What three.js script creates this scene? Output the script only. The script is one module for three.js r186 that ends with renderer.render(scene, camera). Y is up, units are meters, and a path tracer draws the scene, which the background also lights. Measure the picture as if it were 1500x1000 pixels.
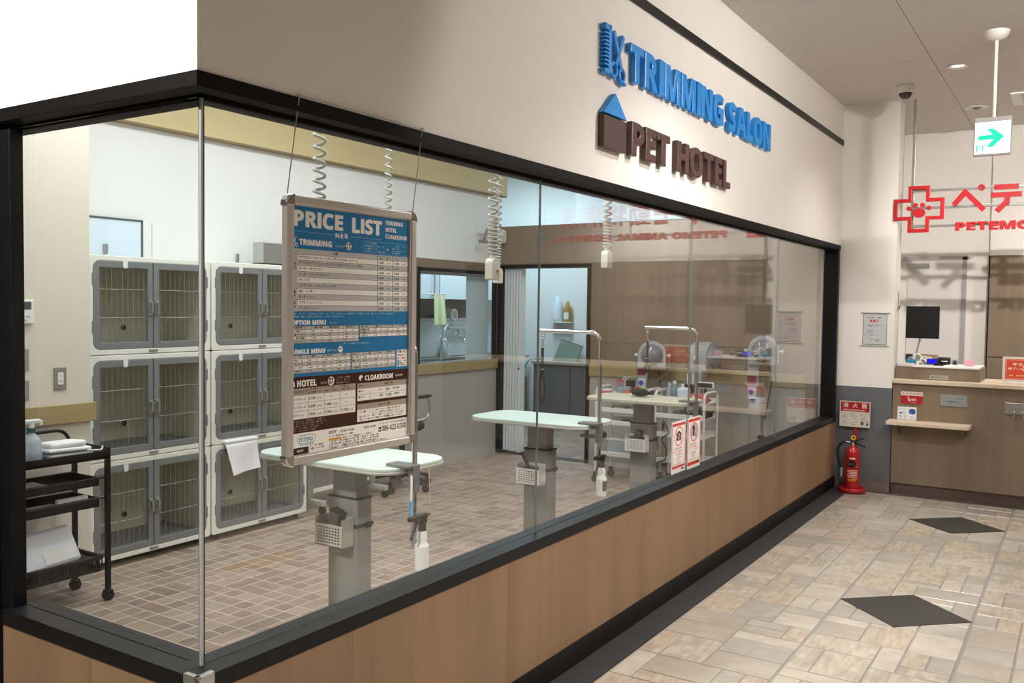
import * as THREE from 'three';
import { RoundedBoxGeometry } from 'three/addons/geometries/RoundedBoxGeometry.js';
import { TextGeometry } from 'three/addons/geometries/TextGeometry.js';
import { FontLoader } from 'three/addons/loaders/FontLoader.js';
import { mergeGeometries } from 'three/addons/utils/BufferGeometryUtils.js';
import { RectAreaLightUniformsLib } from 'three/addons/lights/RectAreaLightUniformsLib.js';

// ---------------------------------------------------------------- camera, exposure, large lights
const scene = new THREE.Scene();
scene.background = new THREE.Color(0x000000);
const CAM = new THREE.Vector3(-1.4296, 1.56, 1.8263);
const camera = new THREE.PerspectiveCamera(41.665, 1.5, 0.05, 60);
camera.position.copy(CAM);
camera.quaternion.setFromRotationMatrix(new THREE.Matrix4().makeBasis(
  new THREE.Vector3(0.539199, 0.013101, 0.842077), new THREE.Vector3(0.026908, 0.999101, -0.032773), new THREE.Vector3(-0.841748, 0.04033, 0.538361)));
scene.add(camera);
const renderer = new THREE.WebGLRenderer({ antialias: true });
renderer.toneMapping = THREE.LinearToneMapping;
renderer.toneMappingExposure = 1.0;
renderer.shadowMap.enabled = true;
RectAreaLightUniformsLib.init();
const H = 3.32;                                                   // ceiling height
const WARM = new THREE.Color().setRGB(1, 0.945, 0.89), COOL = new THREE.Color().setRGB(0.92, 0.985, 1.0), BLUE = new THREE.Color().setRGB(0.62, 0.87, 1.0);
// ceiling panels: [x, z, width along x, depth along z, radiance, colour]; each becomes a fitting with its light further down
const PANELS = [
  [1.5, -2.2, 1.2, 0.3, 22, COOL], [3.2, -2.0, 1.2, 0.3, 20, COOL], [5.0, -1.6, 1.2, 0.3, 18, COOL], [3.2, -0.7, 1.2, 0.3, 9, COOL], [1.4, -0.8, 1.2, 0.3, 11, COOL],
  [7.6, -4.2, 1.2, 0.4, 30, BLUE], [7.7, -2.2, 1.2, 0.4, 11, BLUE]];
// downlights in the corridor ceiling: [x, z, candela, target x, y, z, half angle in degrees, soft edge]
const SPOTS = [
  [5.788, 0.987, 9, 5.788, 0, 0.987, 62, 0.9], [2.85, 0.987, 19, 2.85, 0, 0.987, 60, 0.8], [0.3, 2.6, 26, 0.3, 0, 2.0, 56, 0.8],
  [4.0, 2.15, 48, 8.36, 2.15, 1.38, 27, 0.5], [3.7, 3.6, 17, 3.7, 0, 3.6, 60, 0.9], [6.0, 3.4, 14, 6.6, 0, 3.2, 60, 0.9], [0.6, 4.2, 20, 0.6, 0, 4.2, 60, 0.9],
  [-1.9, -0.6, 48, 0, 2.1, -0.6, 50, 0.8], [3.6, 2.2, 16, 3.9, 2.5, 0, 57.5, 0.06], [-2.4, 2.6, 20, -2.4, 0, 2.6, 60, 0.9], [7.6, 2.4, 15, 7.6, 0, 2.2, 68, 0.9], [2.2, 2.6, 12, 2.6, 0, 2.2, 76, 0.6]];

// ---------------------------------------------------------------- helpers
let seed = 7;
const rnd = () => { seed = (seed + 0x6d2b79f5) | 0; let t = Math.imul(seed ^ (seed >>> 15), 1 | seed); t = (t + Math.imul(t ^ (t >>> 7), 61 | t)) ^ t; return ((t ^ (t >>> 14)) >>> 0) / 4294967296; };
const rr = (a, b) => a + (b - a) * rnd(), PI = Math.PI, V = (x, y, z) => new THREE.Vector3(x, y, z);
const lin = (hex) => new THREE.Color(hex);
// tileable value noise
function noiseGrid(n, fx, fy, s) {
  const g = []; let q = s * 7919 + 13;
  const r = () => { q = (Math.imul(q, 1664525) + 1013904223) | 0; return ((q >>> 8) & 0xffff) / 65535; };
  for (let i = 0; i < fx * fy; i++) g.push(r());
  const out = new Float32Array(n * n), sm = (t) => t * t * (3 - 2 * t);
  for (let y = 0; y < n; y++) for (let x = 0; x < n; x++) {
    const u = x / n * fx, v = y / n * fy, x0 = Math.floor(u), y0 = Math.floor(v), a = sm(u - x0), b = sm(v - y0), x1 = (x0 + 1) % fx, y1 = (y0 + 1) % fy;
    out[y * n + x] = (g[y0 * fx + x0] * (1 - a) + g[y0 * fx + x1] * a) * (1 - b) + (g[y1 * fx + x0] * (1 - a) + g[y1 * fx + x1] * a) * b;
  }
  return out;
}
function mixNoise(n, layers) {                                     // layers: [fx, fy, weight, seed]
  const out = new Float32Array(n * n); let w = 0;
  for (const [fx, fy, k, s] of layers) { const g = noiseGrid(n, fx, fy, s); w += k; for (let i = 0; i < out.length; i++) out[i] += g[i] * k; }
  for (let i = 0; i < out.length; i++) out[i] = out[i] / w;
  return out;
}
function dataTex(n, f, srgb = true, metres = 1) {
  const d = new Uint8Array(n * n * 4);
  for (let i = 0; i < n * n; i++) { const c = f(i); for (let k = 0; k < 3; k++) d[i * 4 + k] = Math.max(0, Math.min(255, Math.round(c[k]))); d[i * 4 + 3] = 255; }
  const t = new THREE.DataTexture(d, n, n); t.wrapS = t.wrapT = THREE.RepeatWrapping; t.magFilter = THREE.LinearFilter; t.minFilter = THREE.LinearFilter;
  if (srgb) t.colorSpace = THREE.SRGBColorSpace;
  t.repeat.set(1 / metres, 1 / metres); t.needsUpdate = true; return t;
}
const shades = (n, noise, a, b, metres, srgb = true) => dataTex(n, (i) => { const t = Math.max(0, Math.min(1, (noise[i] - 0.5) * 1.7 + 0.5)); return [0, 1, 2].map((k) => a[k] + (b[k] - a[k]) * t); }, srgb, metres);
function canvasTex(w, h, draw) { const c = document.createElement('canvas'); c.width = w; c.height = h; const x = c.getContext('2d'); draw(x, w, h); const t = new THREE.CanvasTexture(c); t.colorSpace = THREE.SRGBColorSpace; t.magFilter = THREE.LinearFilter; return t; }
function mat(name, color, roughness = 0.6, o = {}) {
  const phys = ['clearcoat', 'transmission', 'sheen', 'ior', 'thickness', 'specularIntensity'].some((k) => k in o), { tri, ...rest } = o;
  const m = new (phys ? THREE.MeshPhysicalMaterial : THREE.MeshStandardMaterial)({ color, roughness, ...rest });
  m.name = name; m.tri = !!(m.map || m.bumpMap || m.roughnessMap) && tri !== false; return m;
}
// geometries
const bx = (cx, cy, cz, w, h, d) => new THREE.BoxGeometry(w, h, d).translate(cx, cy, cz);
const bb = (x0, y0, z0, x1, y1, z1) => bx((x0 + x1) / 2, (y0 + y1) / 2, (z0 + z1) / 2, Math.abs(x1 - x0), Math.abs(y1 - y0), Math.abs(z1 - z0));
const rb = (x0, y0, z0, x1, y1, z1, r = 0.005, s = 2) => { const w = Math.abs(x1 - x0), h = Math.abs(y1 - y0), d = Math.abs(z1 - z0); return new RoundedBoxGeometry(w, h, d, s, Math.min(r, w * 0.49, h * 0.49, d * 0.49)).translate((x0 + x1) / 2, (y0 + y1) / 2, (z0 + z1) / 2); };
const cyl = (x, y, z, r, h, axis = 'y', r2 = r, seg = 20) => { const g = new THREE.CylinderGeometry(r2, r, h, seg); if (axis === 'x') g.rotateZ(-PI / 2); if (axis === 'z') g.rotateX(PI / 2); return g.translate(x, y, z); };
const sph = (x, y, z, r, sx = 1, sy = 1, sz = 1) => new THREE.SphereGeometry(r, 20, 14).scale(sx, sy, sz).translate(x, y, z);
const tor = (x, y, z, R, r, axis = 'z', arc = 2 * PI) => { const g = new THREE.TorusGeometry(R, r, 10, 28, arc); if (axis === 'y') g.rotateX(PI / 2); if (axis === 'x') g.rotateY(PI / 2); return g.translate(x, y, z); };
const lat = (pts, x = 0, y = 0, z = 0, seg = 24) => new THREE.LatheGeometry(pts.map(([a, b]) => new THREE.Vector2(a, b)), seg).translate(x, y, z);
function tube(pts, r, closed = false, seg = 0, rad = 8) { const c = new THREE.CatmullRomCurve3(pts.map((p) => p.isVector3 ? p : V(...p)), closed, 'centripetal'); return new THREE.TubeGeometry(c, seg || pts.length * 8, r, rad, closed); }
function pipe(pts, r, bend = 0.03, rad = 10) {                     // straight runs joined by rounded bends
  const p = pts.map((q) => q.isVector3 ? q : V(...q)), path = new THREE.CurvePath();
  let at = p[0];
  for (let i = 1; i < p.length; i++) {
    if (i === p.length - 1) { path.add(new THREE.LineCurve3(at, p[i])); break; }
    const a = p[i].clone().add(p[i - 1].clone().sub(p[i]).setLength(Math.min(bend, p[i].distanceTo(p[i - 1]) * 0.49))), b = p[i].clone().add(p[i + 1].clone().sub(p[i]).setLength(Math.min(bend, p[i].distanceTo(p[i + 1]) * 0.49)));
    path.add(new THREE.LineCurve3(at, a)); path.add(new THREE.QuadraticBezierCurve3(a, p[i], b)); at = b;
  }
  return new THREE.TubeGeometry(path, p.length * 14, r, rad, false);
}
const ext = (shape, depth, bevel = 0, o = {}) => new THREE.ExtrudeGeometry(shape, { depth, bevelEnabled: bevel > 0, bevelSize: bevel, bevelThickness: bevel, bevelSegments: 2, curveSegments: 8, ...o });
const poly = (pts) => new THREE.Shape(pts.map(([x, y]) => new THREE.Vector2(x, y)));
function rrect(x0, y0, x1, y1, r, hole) {
  const s = new (hole ? THREE.Path : THREE.Shape)(), [a, b, c, d] = Array.isArray(r) ? r : [r, r, r, r];   // bottom left, bottom right, top right, top left
  s.moveTo(x0 + a, y0); s.lineTo(x1 - b, y0); if (b) s.absarc(x1 - b, y0 + b, b, -PI / 2, 0); s.lineTo(x1, y1 - c); if (c) s.absarc(x1 - c, y1 - c, c, 0, PI / 2);
  s.lineTo(x0 + d, y1); if (d) s.absarc(x0 + d, y1 - d, d, PI / 2, PI); s.lineTo(x0, y0 + a); if (a) s.absarc(x0 + a, y0 + a, a, PI, PI * 1.5);
  return s;
}
const circ = (x, y, r, hole) => { const s = new (hole ? THREE.Path : THREE.Shape)(); s.absarc(x, y, r, 0, 2 * PI); return s; };
function merged(list) {
  const gs = [].concat(list).map((g) => { const n = g.index ? g.toNonIndexed() : g.clone(); for (const k of Object.keys(n.attributes)) if (!['position', 'normal', 'uv'].includes(k)) n.deleteAttribute(k); n.clearGroups(); return n; });
  return gs.length > 1 ? mergeGeometries(gs) : gs[0];
}
function triUV(g, ox = 0, oy = 0) {                                // texture coordinates in metres, by the way each face points
  const p = g.attributes.position, n = g.attributes.normal, uv = new Float32Array(p.count * 2);
  for (let i = 0; i < p.count; i++) {
    const ax = Math.abs(n.getX(i)), ay = Math.abs(n.getY(i)), az = Math.abs(n.getZ(i));
    uv[i * 2] = (ax > ay && ax > az ? p.getZ(i) : p.getX(i)) + ox; uv[i * 2 + 1] = (ay > ax && ay > az ? p.getZ(i) : p.getY(i)) + oy;
  }
  g.setAttribute('uv', new THREE.BufferAttribute(uv, 2)); return g;
}
const taken = {}, numbered = (name) => { const k = taken[name] = (taken[name] ?? -1) + 1; return k ? name + '_' + String(k).padStart(3, '0') : name; };
function part(name, geoms, m, parent) {
  let g = merged(geoms), o = parent;
  if (m.tri) triUV(g);
  while (o && o.parent && o.parent !== scene) o = o.parent;
  if (o && o.from) g = g.translate(-o.from.x, -o.from.y, -o.from.z);
  const mesh = new THREE.Mesh(g, m); mesh.name = parent ? name : numbered(name); (parent || scene).add(mesh); return mesh;
}
function tag(o, label, category, group) { o.userData.label = label; o.userData.category = category; if (group) o.userData.group = group; return o; }
// a thing: a group at its base; parts are given in world coordinates unless local is set
function thing(name, label, category, base, group, local) {
  const o = new THREE.Group(); o.name = numbered(name); scene.add(o); o.position.set(...base); if (!local) o.from = V(...base);
  return tag(o, label, category, group);
}
function struct(name, label, category = 'wall') { const o = new THREE.Group(); o.name = name; scene.add(o); o.userData = { kind: 'structure', label, category }; return o; }
function copy(o, [x, y, z], turn, label, group) { const c = o.clone(); c.name = numbered(o.name.replace(/_\d{3}$/, '')); scene.add(c); c.position.set(x, y, z); c.rotation.y = turn; if (label) c.userData = { ...o.userData, label }; if (group) c.userData.group = group; return c; }
// a flat board with print on its front face; local +z is the front
function card(name, w, h, t, tex, body, pos, turn, parent, rough = 0.5) {
  const front = mat(name + '_print', 0xffffff, rough, { map: tex, tri: false });
  const m = new THREE.Mesh(new THREE.BoxGeometry(w, h, t), [body, body, body, body, front, body]);
  m.name = parent ? name : numbered(name); m.position.set(...pos); m.rotation.y = turn; (parent || scene).add(m);
  if (parent) { let o = parent; while (o.parent && o.parent !== scene) o = o.parent; if (o.from) m.position.sub(o.from); }
  return m;
}
const FACE_CAMERA_WALL = -PI / 2;                                  // boards on walls that look towards -x
const SX = (g, x, y, z) => g.rotateY(-PI / 2).translate(x, y, z);   // local (right, up, out) of such a wall to the world: right is +z

// ---------------------------------------------------------------- materials
const N = 512;
const woodN = mixNoise(N, [[120, 3, 0.35, 1], [40, 2, 0.6, 2], [11, 2, 1.0, 3], [200, 20, 0.35, 4], [5, 3, 0.8, 21]]);
const wallN = mixNoise(N, [[8, 8, 0.3, 5], [60, 60, 0.4, 6], [150, 150, 0.5, 7]]);
const stoneN = mixNoise(N, [[5, 5, 0.9, 8], [14, 14, 0.7, 9], [60, 40, 0.4, 10], [160, 160, 0.35, 11]]);
const streakN = mixNoise(N, [[6, 40, 0.8, 12], [10, 12, 0.8, 13], [80, 120, 0.4, 14]]);
const bumpTex = shades(N, wallN, [96, 96, 96], [160, 160, 160], 0.5, false);
const stoneTex = shades(N, stoneN, [200, 196, 190], [222, 219, 214], 0.6), streakTex = shades(N, streakN, [192, 187, 180], [224, 221, 216], 0.45);
const woodTex = shades(N, woodN, [129, 101, 75], [149, 119, 91], 1.6), wood2Tex = shades(N, woodN, [120, 103, 85], [142, 124, 104], 1.7), lightWoodTex = shades(N, woodN, [206, 186, 160], [226, 210, 188], 0.8);
const speckTex = dataTex(N, (i) => { const h = Math.imul(i * 2654435761 ^ 0x5bd1e995, 0x27d4eb2d) >>> 0, k = wallN[i] > 0.56 && h % 23 === 0 ? 150 : 250; return [k, k, k]; }, true, 0.5);
const MT = {
  white: mat('white_wall_paint', 0xece8e2, 0.8, { bumpMap: bumpTex, bumpScale: 0.0006 }), salon: mat('salon_wallpaper', 0xe9e9e6, 0.75, { bumpMap: bumpTex, bumpScale: 0.0006 }),
  beigeWall: mat('beige_wallpaper', 0xded5c6, 0.75, { bumpMap: bumpTex, bumpScale: 0.0008 }),
  ceiling: mat('ceiling_board', 0xd6d0cb, 0.9, { map: speckTex, bumpMap: bumpTex, bumpScale: 0.0015 }), greyWall: mat('grey_wall_sheet', 0xb3aea5, 0.6, { bumpMap: bumpTex, bumpScale: 0.0005 }),
  dado: mat('grey_dado_paint', 0x63656a, 0.6), base: mat('brown_grey_vinyl', 0x74665f, 0.5), beam: mat('beige_beam', 0xcbbb8c, 0.6), rail: mat('tan_wall_rail', 0xaa976a, 0.5),
  black: mat('black_frame', 0x0f0f11, 0.42, { specularIntensity: 0.55 }), header: mat('matt_black_header', 0x0d0d0e, 0.6, { specularIntensity: 0.3 }), blackFlat: mat('black_floor_strip', 0x2a292a, 0.6), blackPlastic: mat('black_plastic', 0x141414, 0.45), rubber: mat('black_rubber', 0x1c1a19, 0.7),
  wood: mat('brown_wood_panel', 0xffffff, 0.5, { map: woodTex }), wood2: mat('grey_brown_wood_panel', 0xffffff, 0.5, { map: wood2Tex }), lightWood: mat('pale_wood_edge', 0xffffff, 0.45, { map: lightWoodTex }),
  chrome: mat('chrome', 0xd8d8d8, 0.12, { metalness: 1 }), steel: mat('brushed_steel', 0xb9bab8, 0.3, { metalness: 0.9 }), alu: mat('satin_aluminium', 0xc6bfb9, 0.34, { metalness: 0.4 }),
  greyMetal: mat('grey_painted_metal', 0x868782, 0.4), greyMetal2: mat('light_grey_painted_metal', 0xb2b1a8, 0.4), greyPlastic: mat('grey_cage_plastic', 0x797c7d, 0.4),
  cream: mat('cream_cage_plastic', 0xe6e7dc, 0.35), creamIn: mat('yellowish_cage_lining', 0xd9d6bd, 0.5), whitePlastic: mat('white_plastic', 0xe8e8e4, 0.4), offWhite: mat('off_white_plastic', 0xd9d5c8, 0.45), whiteMetal: mat('white_enamelled_tube', 0xe6e4dc, 0.3),
  tableTop: mat('pale_green_rubber_top', 0xcbdcd3, 0.35), tableTop2: mat('ivory_rubber_top', 0xded9c4, 0.45), red: mat('red_enamel', 0xb01622, 0.25, { clearcoat: 0.6, clearcoatRoughness: 0.1 }), redSign: mat('red_acrylic', 0xb3161f, 0.35), darkRed: mat('red_plastic', 0x9d1a22, 0.4),
  blueSign: mat('blue_acrylic', 0x0f8ee4, 0.4), brownSign: mat('brown_acrylic', 0x4a2f2b, 0.4), yellow: mat('yellow_plastic', 0xe0a818, 0.4), towel: mat('white_terry', 0xeef0ec, 0.95, { bumpMap: bumpTex, bumpScale: 0.002 }), paper: mat('white_paper', 0xeeeeea, 0.7),
  glass: new THREE.MeshPhysicalMaterial({ color: 0xffffff, roughness: 0, transmission: 1, thickness: 0, ior: 1.5, name: 'window_glass' }), joint: mat('clear_silicone_joint', 0x6c7472, 0.4),
  clear: new THREE.MeshPhysicalMaterial({ color: 0xdfe8ee, roughness: 0.25, transmission: 0.6, thickness: 0, ior: 1.45, name: 'translucent_bottle' }),
  milky: mat('milky_bottle', 0xe6eae6, 0.4), blueDoor: mat('pale_blue_laminate', 0xe4eaee, 0.35), tile: mat('glazed_splash_tile', 0xc7ccca, 0.25), darkTub: mat('dark_grey_laminate', 0x5a6063, 0.5), teal: mat('teal_hose', 0x1f8f8c, 0.4), green: mat('dark_green_board', 0x6d8576, 0.6),
  dryer: mat('grey_dryer_dome', 0x767c84, 0.16, { clearcoat: 0.5 }), dryerBody: mat('pearl_grey_dryer_body', 0xa3a9af, 0.22, { clearcoat: 0.4 }), grout: mat('grey_grout', 0x7e7a75, 0.85), groutSalon: mat('pale_grout', 0xc6b6a7, 0.85), diamond: mat('dark_floor_sheet', 0x29251f, 0.6, { bumpMap: bumpTex, bumpScale: 0.0006 }),
};
// ---------------------------------------------------------------- floors
const inFrame = (p, m = 0) => { const q = p.clone().project(camera); return q.z < 1 && Math.abs(q.x) < 1 + m && Math.abs(q.y) < 1 + m; };
camera.updateMatrixWorld(); camera.updateProjectionMatrix();
function tileGeom(x0, z0, x1, z1, y0, y1, c, ou, ov) {             // a tile with chamfered top edges
  const P = [[x0, y0, z0], [x1, y0, z0], [x1, y0, z1], [x0, y0, z1], [x0, y1 - c, z0], [x1, y1 - c, z0], [x1, y1 - c, z1], [x0, y1 - c, z1], [x0 + c, y1, z0 + c], [x1 - c, y1, z0 + c], [x1 - c, y1, z1 - c], [x0 + c, y1, z1 - c]];
  const F = [[8, 11, 10, 9], [4, 8, 9, 5], [5, 9, 10, 6], [6, 10, 11, 7], [7, 11, 8, 4], [0, 4, 5, 1], [1, 5, 6, 2], [2, 6, 7, 3], [3, 7, 4, 0]], v = [];
  for (const [a, b, d, e] of F) for (const i of [a, b, d, a, d, e]) v.push(...P[i]);
  const g = new THREE.BufferGeometry(); g.setAttribute('position', new THREE.Float32BufferAttribute(v, 3)); g.computeVertexNormals(); return triUV(g, ou, ov);
}
function ashlar(x0, z0, x1, z1, unit, big, small, out, keep = 0.62) {           // cut a rectangle into tiles of whole units
  const w = x1 - x0, d = z1 - z0, nw = Math.round(w / unit), nd = Math.round(d / unit);
  if ((nw <= 1 && nd <= 1) || (nw * nd <= small) || (nw * nd <= big && Math.max(nw, nd) <= 3 && rnd() < keep)) { out.push([x0, z0, x1, z1]); return; }
  if (nw > 1 && (nw > nd || (nw === nd && rnd() < 0.5) || nd < 2)) { const k = Math.max(1, Math.min(nw - 1, Math.round(nw * rr(0.3, 0.7)))); ashlar(x0, z0, x0 + w * k / nw, z1, unit, big, small, out, keep); ashlar(x0 + w * k / nw, z0, x1, z1, unit, big, small, out, keep); }
  else { const k = Math.max(1, Math.min(nd - 1, Math.round(nd * rr(0.3, 0.7)))); ashlar(x0, z0, x1, z0 + d * k / nd, unit, big, small, out, keep); ashlar(x0, z0 + d * k / nd, x1, z1, unit, big, small, out, keep); }
}
function layTiles(root, list, gap, y0, mats, seen, c, stain) {
  const near = list.map((t) => ({ t, p: V((t[0] + t[2]) / 2, 0, (t[1] + t[3]) / 2) })).map((o) => ({ ...o, s: seen(o.p) ? (o.t[2] - o.t[0]) * (o.t[3] - o.t[1]) / o.p.distanceToSquared(CAM) : -1 })).sort((a, b) => b.s - a.s);
  const rest = mats.map(() => []);
  near.forEach((o, i) => {
    const [x0, z0, x1, z1] = o.t, g = tileGeom(x0 + gap / 2, z0 + gap / 2, x1 - gap / 2, z1 - gap / 2, y0, rr(-0.0006, 0), c, rnd() * 3, rnd() * 3), k = stain && stain(o.p) ? mats.length - 1 : Math.floor(rnd() * (mats.length - (stain ? 1 : 0)));
    if (i < 300 && o.s > 0) { const m = new THREE.Mesh(g, mats[k]); m.name = 'tile'; root.add(m); } else rest[k].push(g);
  });
  const groups = rest.map((r, k) => [r, k]).filter(([r]) => r.length), all = mergeGeometries(groups.map(([r]) => mergeGeometries(r)), true);
  const m = new THREE.Mesh(all, groups.map(([, k]) => mats[k])); m.name = 'further_tiles'; m.userData.kind = 'stuff'; root.add(m);
}
{ // corridor: ashlar tiles in bands 0.636 m wide
  const root = struct('floor', 'beige ashlar tiled corridor floor', 'floor');
  part('grout_bed', [bb(-6, -0.12, 0, 6.72, -0.004, 7), bb(-6, -0.12, -6, -0.01, -0.004, 0), bb(6.72, -0.12, 0.2, 8.4, -0.004, 7)], MT.grout, root);
  const tiles = [], mats = [0xd0cac0, 0xc8c2b7, 0xbeb8ae, 0xc9beb0, 0xbcb8b1].map((c, i) => mat('beige_floor_tile_' + i, c, 0.26, { map: i % 2 ? streakTex : stoneTex }));
  const bands = [0.147, 0.758]; while (bands.at(-1) < 6.4) bands.push(bands.at(-1) + 0.636);
  for (let i = 0; i + 1 < bands.length; i++) { let x = 1.4 - rr(0, 0.5); while (x < 6.6) { const x1 = Math.min(6.72, x + 0.1 * Math.round(rr(4, 8))), e = 6.72 - x1 < 0.25 ? 6.72 : x1; ashlar(x, bands[i] + 0.003, e, bands[i + 1] - 0.003, 0.104, 8, 3, tiles); x = e; } }
  layTiles(root, tiles, 0.007, -0.008, mats, (p) => inFrame(p, 0.05), 0.002);
  part('far_floor', [bb(-6, -0.012, 0.147, 0.85, -0.001, 7), bb(-6, -0.012, -6, -0.01, -0.001, 0.147), bb(6.72, -0.012, 0.2, 8.4, -0.001, 7)], mats[0], root);
}
{ // salon and washroom: small brown tiles
  const root = struct('floor_salon', 'brown cobble tiled grooming salon floor', 'floor');
  part('grout_bed', [bb(0, -0.12, -5.4, 9.1, -0.0018, 0)], MT.groutSalon, root);
  const tiles = [], mats = [[0xc9b5a6, 0], [0xbeaa9d, 1], [0xb39c90, 0], [0xc4b2a4, 1], [0xb8a498, 0], [0xaa978f, 1], [0xbd9d80, 0]].map(([c, s], i) => mat('brown_salon_tile_' + i, c, 0.5, { map: s ? streakTex : stoneTex }));
  for (let z = -0.1; z > -5.3; z -= 0.384) for (let x = 0.1; x < 9; x += 0.384) { if (x > 6.5 && z > -1.7) continue; if (x < 4.4 && z < -3.4) continue; ashlar(x, z - 0.384, x + 0.384, z, 0.096, 2, 1, tiles, 0.4); }
  const seen = (p) => { if (!inFrame(p)) return false; const t = (-0.12 - CAM.z) / (p.z - CAM.z), x = CAM.x + (p.x - CAM.x) * t, y = CAM.y + (p.y - CAM.y) * t; if (x > 0.1) return y > 0.63; const s = (0.12 - CAM.x) / (p.x - CAM.x); return CAM.y + (p.y - CAM.y) * s > 0.63 && p.z > -2.83; };
  layTiles(root, tiles, 0.009, -0.004, mats, seen, 0.0015, (p) => { const u = (p.x - 2.3) / 0.2, v = (p.z + 2.32) / 0.1; return u * u + v * v < 1; });
}
// ---------------------------------------------------------------- ceilings
{
  const root = struct('ceiling', 'grey white ceiling boards over the corridor', 'ceiling');
  part('slab', [bb(-6, H + 0.012, -6, 8.5, H + 0.15, 7)], MT.ceiling, root);
  const holes = SPOTS.map(([x, z]) => [x, z]).concat([[7.305, 0.966]]);
  for (const [z0, z1] of [[0, 0.855], [0.855, 1.765], [1.765, 2.675], [2.675, 3.585], [3.585, 7]]) for (const [x0, x1] of [[0, 1.82], [1.82, 3.64], [3.64, 5.46], [5.46, 7.28], [7.28, 8.4]]) {
    const s = rrect(x0 + 0.002, z0 + 0.002, x1 - 0.002, z1 - 0.002, 0);
    for (const [hx, hz] of holes) if (hx > x0 && hx < x1 && hz > z0 && hz < z1) s.holes.push(circ(hx, hz, 0.062, true));
    part('ceiling_board', [ext(s, 0.012).rotateX(PI / 2).translate(0, H + 0.012, 0)], MT.ceiling, root);
  }
  const s = poly([[-6, -6], [-0.002, -6], [-0.002, 7], [-6, 7]]); for (const [hx, hz] of holes) if (hx < 0) s.holes.push(circ(hx, hz, 0.062, true));
  part('ceiling_board', [ext(s, 0.012).rotateX(PI / 2).translate(0, H + 0.012, 0)], MT.ceiling, root);
  part('salon_ceiling', [bb(0.002, H - 0.001, -5.4, 9.1, H + 0.011, -0.002)], MT.salon, root);
}
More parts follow.
